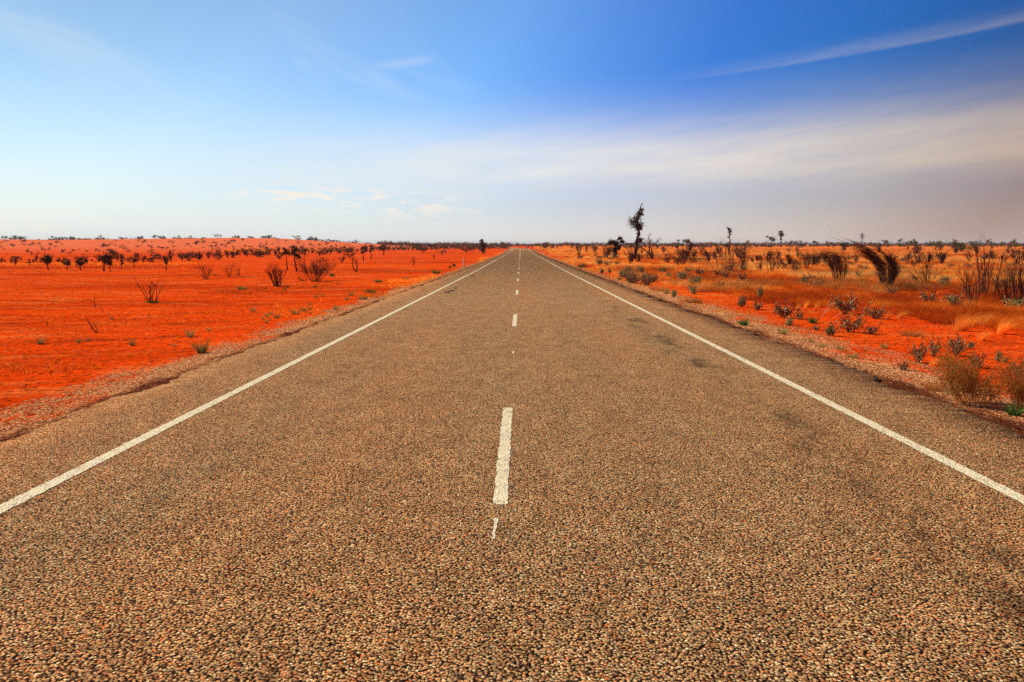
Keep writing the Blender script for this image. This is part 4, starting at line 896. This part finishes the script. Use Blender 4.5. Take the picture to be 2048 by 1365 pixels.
# right side plants
S_ = [(FG, 1487, 652, 20, 20, 'vivid green leafy plant at the very edge of the seal on the right'), (SG, 1484, 615, 24, 24, 'pale grey green saltbush standing on bare red sand by the right gravel'),
      (SG, 1519, 600, 28, 18, 'taller pale saltbush behind the one on bare red sand'), (SR, 1515, 621, 16, 30, 'thin reddish low saltbush right of the pale one on bare sand'),
      (SR, 1567, 637, 30, 46, 'wide speckled saltbush mound on the red sand'), (SG, 1577, 652, 18, 24, 'small saltbush in front of the wide speckled mound'), (SR, 1599, 640, 16, 22, 'reddish saltbush right of the wide speckled mound'),
      (GT, 1565, 670, 20, 24, 'brown green tuft with a dark shadow on the right gravel'), (FG, 1626, 648, 19, 22, 'bright green grassy clump by the bleached branches'), (SG, 1660, 673, 24, 30, 'pale green saltbush before the large brown speckled one'),
      (SR, 1701, 666, 34, 48, 'large brown speckled saltbush, left of the dark low bush'), (SR, 1632, 662, 12, 16, 'small reddish saltbush left of the pale green saltbush'), (SR, 1741, 669, 18, 30, 'dark low bush casting a long shadow on red sand'),
      (SR, 1690, 628, 34, 50, 'rusty twiggy saltbush behind the bleached branches'), (SR, 1750, 638, 24, 36, 'speckled saltbush at the edge of the dry grass'), (GT, 1622, 686, 12, 13, 'small grey green tuft on the right gravel below the bright green clump'),
      (GT, 1641, 696, 12, 26, 'flat green tuft in the middle of the right gravel'), (GT, 1681, 702, 17, 20, 'thin pale tuft on the right gravel under the large speckled saltbush'), (GT, 1704, 717, 16, 32, 'spreading dark tuft in front of the thin pale tuft'),
      (GT, 1768, 698, 17, 21, 'dark tuft with a clear shadow, alone on the red sand'), (GT, 1732, 704, 10, 11, 'small dark tuft left of the one alone on the red sand'), (SR, 1836, 727, 44, 34, 'speckled saltbush, left one of the near pair of tall saltbushes'),
      (SR, 1867, 716, 36, 32, 'reddish saltbush, right one of the near pair of tall saltbushes'), (SR, 1912, 714, 40, 38, 'saltbush with pale curled leaves behind the grey green hummock'), (SG, 1918, 698, 24, 18, 'small pale topped saltbush behind the curled leaf one'),
      (GT, 1905, 745, 34, 34, 'grey green spiky hummock behind the biggest brown hummock'), (SR, 1951, 737, 30, 34, 'dark saltbush right of the grey green hummock'), (SG, 1941, 697, 13, 18, 'pale green low saltbush out on the red sand at right'),
      (SR, 1806, 742, 21, 22, 'small dark reddish plant on the right gravel edge'), (SG, 1996, 724, 22, 20, 'dark leafy saltbush alone on red sand near the right edge'), (SG, 2010, 727, 13, 16, 'low saltbush beside the dark leafy one near the right edge'),
      (SR, 2036, 757, 38, 32, 'reddish brown saltbush cut by the right edge'), (BD, 1950, 812, 66, 78, 'biggest brown wiry hummock at the right road edge'), (FG, 2028, 833, 34, 30, 'bright green leafy plant under the biggest brown hummock'),
      (BD, 2050, 822, 60, 44, 'grey green wiry hummock at the right edge behind the bright green plant'), (BH, 1868, 783, 28, 30, 'small brown hummock left of the biggest one'), (GG, 1864, 733, 24, 34, 'orange grass tuft leaning against the near pair of saltbushes'),
      (GT, 1897, 790, 11, 18, 'flat yellow green cushion at the foot of the biggest hummock'), (BH, 1822, 672, 18, 42, 'low brown hummock spread on the red sand at right'), (GT, 1928, 812, 10, 18, 'tiny green cushion on gravel before the biggest hummock'),
      (GG, 1918, 662, 42, 62, 'largest golden grass tuft, combed to the right'), (GG, 1968, 652, 34, 42, 'bright golden tuft behind the largest one'), (GG, 1960, 682, 26, 30, 'golden tuft in front of the bright one'), (GG, 1798, 637, 20, 26, 'golden tuft right of the speckled saltbush'),
      (GG, 1772, 640, 22, 16, 'upright golden tuft left of the other one near the speckled saltbush'), (GG, 1758, 649, 14, 14, 'small golden tuft out on the red sand'), (GG, 2000, 668, 34, 40, 'orange tuft right of the largest golden tuft'),
      (GG, 1593, 622, 20, 14, 'orange tuft, left one of three behind the wide speckled mound'), (GG, 1608, 622, 24, 14, 'orange tuft, middle one of three behind the wide speckled mound'), (GG, 1630, 622, 20, 14, 'orange tuft, right one of three behind the wide speckled mound'),
      (GG, 1695, 645, 24, 16, 'orange tuft rising between the saltbushes'), (BH, 1382, 607, 17, 20, 'brown tuft, left one of a pair on the right gravel edge'), (BH, 1397, 608, 15, 15, 'darker brown tuft, right one of a pair on the right gravel edge'), (BH, 1366, 605, 10, 16, 'small tan tuft left of the brown pair'),
      (SG, 1388, 590, 20, 22, 'grey green saltbush behind the brown pair of tufts'), (GT, 1333, 589, 17, 15, 'green tuft, left of two close plants on the right verge'), (SG, 1347, 596, 16, 18, 'whitish green plant, right of two close plants on the right verge'),
      (BH, 1316, 582, 14, 32, 'tan cushion of grass behind the two close plants'), (FG, 1240, 561, 9, 9, 'little green sprig on the right gravel edge'), (BH, 1269, 568, 10, 12, 'small rusty tuft right of the little green sprig'),
      (SG, 1204, 548, 11, 12, 'small pale green saltbush on the right verge'), (SG, 1219, 548, 10, 10, 'smaller saltbush next to the small pale green one'), (SG, 1254, 549, 15, 26, 'broad whitish saltbush on the right verge'), (SG, 1283, 550, 18, 18, 'spiky whitish saltbush right of the broad one'),
      (SR, 1306, 563, 13, 16, 'dark saltbush on a strip of bare sand by the right verge'), (SG, 1336, 558, 13, 18, 'whitish saltbush right of the one on bare sand'), (SR, 1163, 537, 10, 22, 'dark low saltbush at the right seal edge'), (SG, 1200, 532, 13, 22, 'grey saltbush in the far verge growth at right'),
      (SR, 1439, 580, 14, 22, 'spindly pale saltbush on open sand right of the grey green one'), (BH, 1420, 583, 12, 36, 'flat brown cushion under the spindly pale saltbush'), (BH, 1360, 572, 10, 26, 'flat tan cushion behind the brown pair of tufts')]
for K, x, y, hh, ww, lab in S_: p(K, x, y, hh, ww, lab, 'roadside plants on the right', 1.9 if K is BH or K is BD else 1.5)
for i in range(90):
    px = R.uniform(1090, 2048); py = R.uniform(512, 575) if R.random() < 0.75 else R.uniform(575, 625)
    if px < 1110+(py-505)*2.6: px = 1100+(py-505)*2.6+R.uniform(0, 60)
    if py > 580 and px < 1700: continue
    p(SR if R.random() < 0.6 else SG, px, py, R.uniform(8, 14)*(0.5+(py-500)/75), R.uniform(12, 24)*(0.5+(py-500)/75), 'scrap of grey saltbush among the dry grass of the right plain', 'saltbush scattered through the dry grass')
for i in range(110):
    py = 512+75*R.random()**1.2; px = R.uniform(1120+(py-505)*3.2, 2048)
    if py > 590 and px < 1620: continue
    p(BH, px, py, R.uniform(7, 13)*(0.5+(py-500)/60), R.uniform(20, 40)*(0.5+(py-500)/60), 'brown wiry hummock among the dry grass of the right plain', 'brown hummocks among the dry grass', 1.9)
# bleached dead branches
for px, py, hp, sd, ln, lab in ((1645, 632, 40, 401, (0.5, 0), 'bleached dead branch forked over the bright green clump'), (1708, 622, 36, 402, (0.4, 0), 'pale curved dead branch arching out of the rusty saltbush'), (1668, 634, 9, 403, (1.6, 0), 'short bleached stick lying right of the bright green clump'), (1846, 668, 18, 404, (-0.6, 0), 'pale straight stick poking out of the red sand'), (1975, 812, 16, 405, (-0.4, 0), 'pale broken twigs in the shade of the biggest hummock')):
    bare('dead_branch', px, py, hp, lab, 'branch', 'bleached_wood', seed=sd, n=2 if sd != 405 else 4, base=0.05, spread=0.35, lean=ln, wob=0.16, levels=1, kids=(2,), r=0.016, ratio=(0.4,), wind=(0.4, 0, -0.3) if sd == 402 else (0, 0, 0))

# ---------------------------------------------------------------- dry grass: nobody could count it
def grass_mass(name, X, Y, nb, hgt, wd, hue, label, mat='golden_grass', seed=1, lean=0.25):
    r_ = np.random.default_rng(seed); n = len(X); Z = ground_z(X, Y)-0.01
    idx = np.repeat(np.arange(n), nb); m_ = len(idx)
    a = r_.uniform(0, 2*PI, m_); rad = np.sqrt(r_.uniform(0, 1, m_)); br = np.repeat(hgt*0.45, nb)
    B = np.stack([X[idx]+np.cos(a)*rad*br, Y[idx]+np.sin(a)*rad*br, Z[idx]], 1)
    ln = (vnoise(X/4, Y/4, 8)-0.35)*lean*2
    D = np.stack([np.cos(a)*rad*0.7+ln[idx], np.sin(a)*rad*0.7, np.ones(m_)], 1)+r_.normal(size=(m_, 3))*0.15
    D[:, 2] = np.abs(D[:, 2])+0.05; D /= np.linalg.norm(D, axis=1)[:, None]
    q, seg = blades(B, D, np.repeat(hgt, nb)*r_.uniform(0.5, 1.1, m_), np.repeat(wd, nb)*r_.uniform(0.6, 1.3, m_), r_, 0.35)
    b_ = Buf(); h = np.clip(np.repeat(hue, nb)+r_.normal(size=m_)*0.13, 0, 1); b_.quads(q, np.tile(h, seg))
    o = link(name, b_.mesh(name, M[mat])); return tag(o, label, 'grass', kind='stuff')
def right_cover(X, Y):
    nz = fbm(X/3.2, Y/6.5, 301, 4)-0.5
    start = np.interp(Y, [8, 13, 18, 24, 40, 80, 200], [10.6, 10.6, 9.4, 8.4, 7.2, 6.5, 6.3])
    return X-road_x(Y)-start+nz*4.5
Xs = []; Ys = []; r_ = np.random.default_rng(7)
for y0, y1, dens in ((9, 30, 26.0), (30, 60, 8.0), (60, 110, 2.2), (110, 200, 0.55), (200, 380, 0.15)):
    A = (y1-y0)*(0.80*y1+4); n = int(A*dens); Y = r_.uniform(y0, y1, n); X = r_.uniform(0, 0.80*y1+4, n)
    c = right_cover(X, Y); k = (c > 0) & (X < 0.80*Y+4) & (r_.uniform(size=n) < np.clip(0.15+c/2.2, 0, 1)*np.clip((fbm(X/2.2, Y/5, 55, 3)-0.20)*4.5, 0.2, 1))
    Xs.append(X[k]); Ys.append(Y[k])
X = np.concatenate(Xs); Y = np.concatenate(Ys)
huef = np.clip((fbm(X/5, Y/12, 91, 4)-0.5)*2.4+(fbm(X/0.9, Y/1.8, 93, 3)-0.5)*1.3+0.52+0.22*sstep(25, 70, Y), 0.02, 0.98)
near = Y < 60
for nm, k, nb, sd in (('dry_grass', near, 34, 1), ('dry_grass', ~near, 20, 2)):
    hg = (0.16+0.26*r_.uniform(size=k.sum())**2)*(1+0.35*(huef[k] > 0.6)) if sd == 1 else 0.30+0.25*r_.uniform(size=k.sum())
    wd = 0.0045+0.00022*Y[k]*(1 if sd == 1 else 1.6)
    grass_mass(nm, X[k], Y[k], nb, hg, wd, huef[k], 'rust and golden dry grass filling the near right plain' if sd == 1 else 'golden dry grass covering the far right plain', seed=sd)
# sparse patches on the left, given by where the photograph shows them
PX = []; 
for cx, cy, rx_, ry_, n, hu in ((880, 556, 40, 5, 90, 0.7), (840, 563, 60, 4, 120, 0.62), (800, 572, 60, 5, 80, 0.5), (500, 584, 70, 5, 90, 0.12), (440, 588, 40, 4, 30, 0.08), (930, 545, 25, 4, 60, 0.5), (980, 520, 22, 5, 120, 0.62), (1000, 511, 10, 3, 70, 0.6),
                                (620, 572, 60, 6, 60, 0.2), (740, 590, 50, 10, 90, 0.3), (590, 628, 60, 16, 70, 0.4), (100, 740, 100, 12, 40, 0.2), (200, 529, 210, 2.6, 210, 0.5), (200, 537, 210, 1.6, 200, 0.0), (560, 502, 110, 2, 420, 0.62), (300, 640, 250, 40, 70, 0.3)):
    for i in range(n):
        PX.append((*at(cx+R.uniform(-1, 1)*rx_, cy+R.gauss(0, 0.5)*ry_)[:2], hu))
PX = np.array(PX); PX = PX[np.abs(PX[:, 0]-road_x(PX[:, 1])) > 5.25]
grass_mass('dry_grass', PX[:, 0], PX[:, 1], 14, 0.10+0.0030*PX[:, 1]*r_.uniform(0.5, 1, len(PX)), 0.006+0.0004*PX[:, 1], PX[:, 2], 'thin patches of dry grass on the left plain and verge', seed=5)
# leaf litter and tiny weeds scattered over the bare red sand
n = 9000; Y = 7+55*r_.uniform(size=n)**1.4; X = np.where(r_.uniform(size=n) < 0.72, -1, 1)*(5.5+r_.uniform(size=n)*Y*0.8)
k = fbm(X/2.5+3, Y/1.8, 67, 4) > 0.50; X = X[k]; Y = Y[k]
grass_mass('leaf_litter', X, Y, 7, 0.018+0.0011*Y, 0.004+0.00022*Y, np.where(r_.uniform(size=len(X)) < 0.75, 0.1, 0.85), 'leaf litter and tiny dead weeds strewn on the bare red sand', 'green_tuft_leaf', seed=9)
# low straw along the right verge
n = 5200; Y = 7+100*r_.uniform(size=n)**1.5; X = 5.6+np.abs(r_.normal(size=n))*1.5; k = (fbm(X/0.9, Y/1.6, 66, 3) > 0.52) & (Y > 22-(X-5)*1.5)
grass_mass('verge_straw', X[k], Y[k], 12, 0.05+0.0016*Y[k], 0.004+0.00020*Y[k], 0.55+0.3*r_.uniform(size=k.sum()), 'short straw and weeds along the right gravel verge', seed=6)
# ---------------------------------------------------------------- air
HAZE = 0.00010
hm = bpy.data.materials.new('desert_air'); hm.use_nodes = True; hn = NT(hm.node_tree); hm.node_tree.nodes.clear()
pv = hn.n('ShaderNodeVolumePrincipled'); pv.inputs['Color'].default_value = (0.90, 0.90, 0.95, 1); pv.inputs['Density'].default_value = HAZE
ho = hn.n('ShaderNodeOutputMaterial'); hn.t.links.new(pv.outputs[0], ho.inputs['Volume'])
hv = np.array([[sx_, sy_, sz_] for sz_ in (-4.0, 30.0) for sy_ in (-60.0, 11800.0) for sx_ in (-14500.0, 14500.0)])
hf = np.array([[0, 2, 3, 1], [4, 5, 7, 6], [0, 1, 5, 4], [2, 6, 7, 3], [0, 4, 6, 2], [1, 3, 7, 5]])
o = link('haze', mesh_np('haze', hv, [hf], hm)); tag(o, kind='stuff')
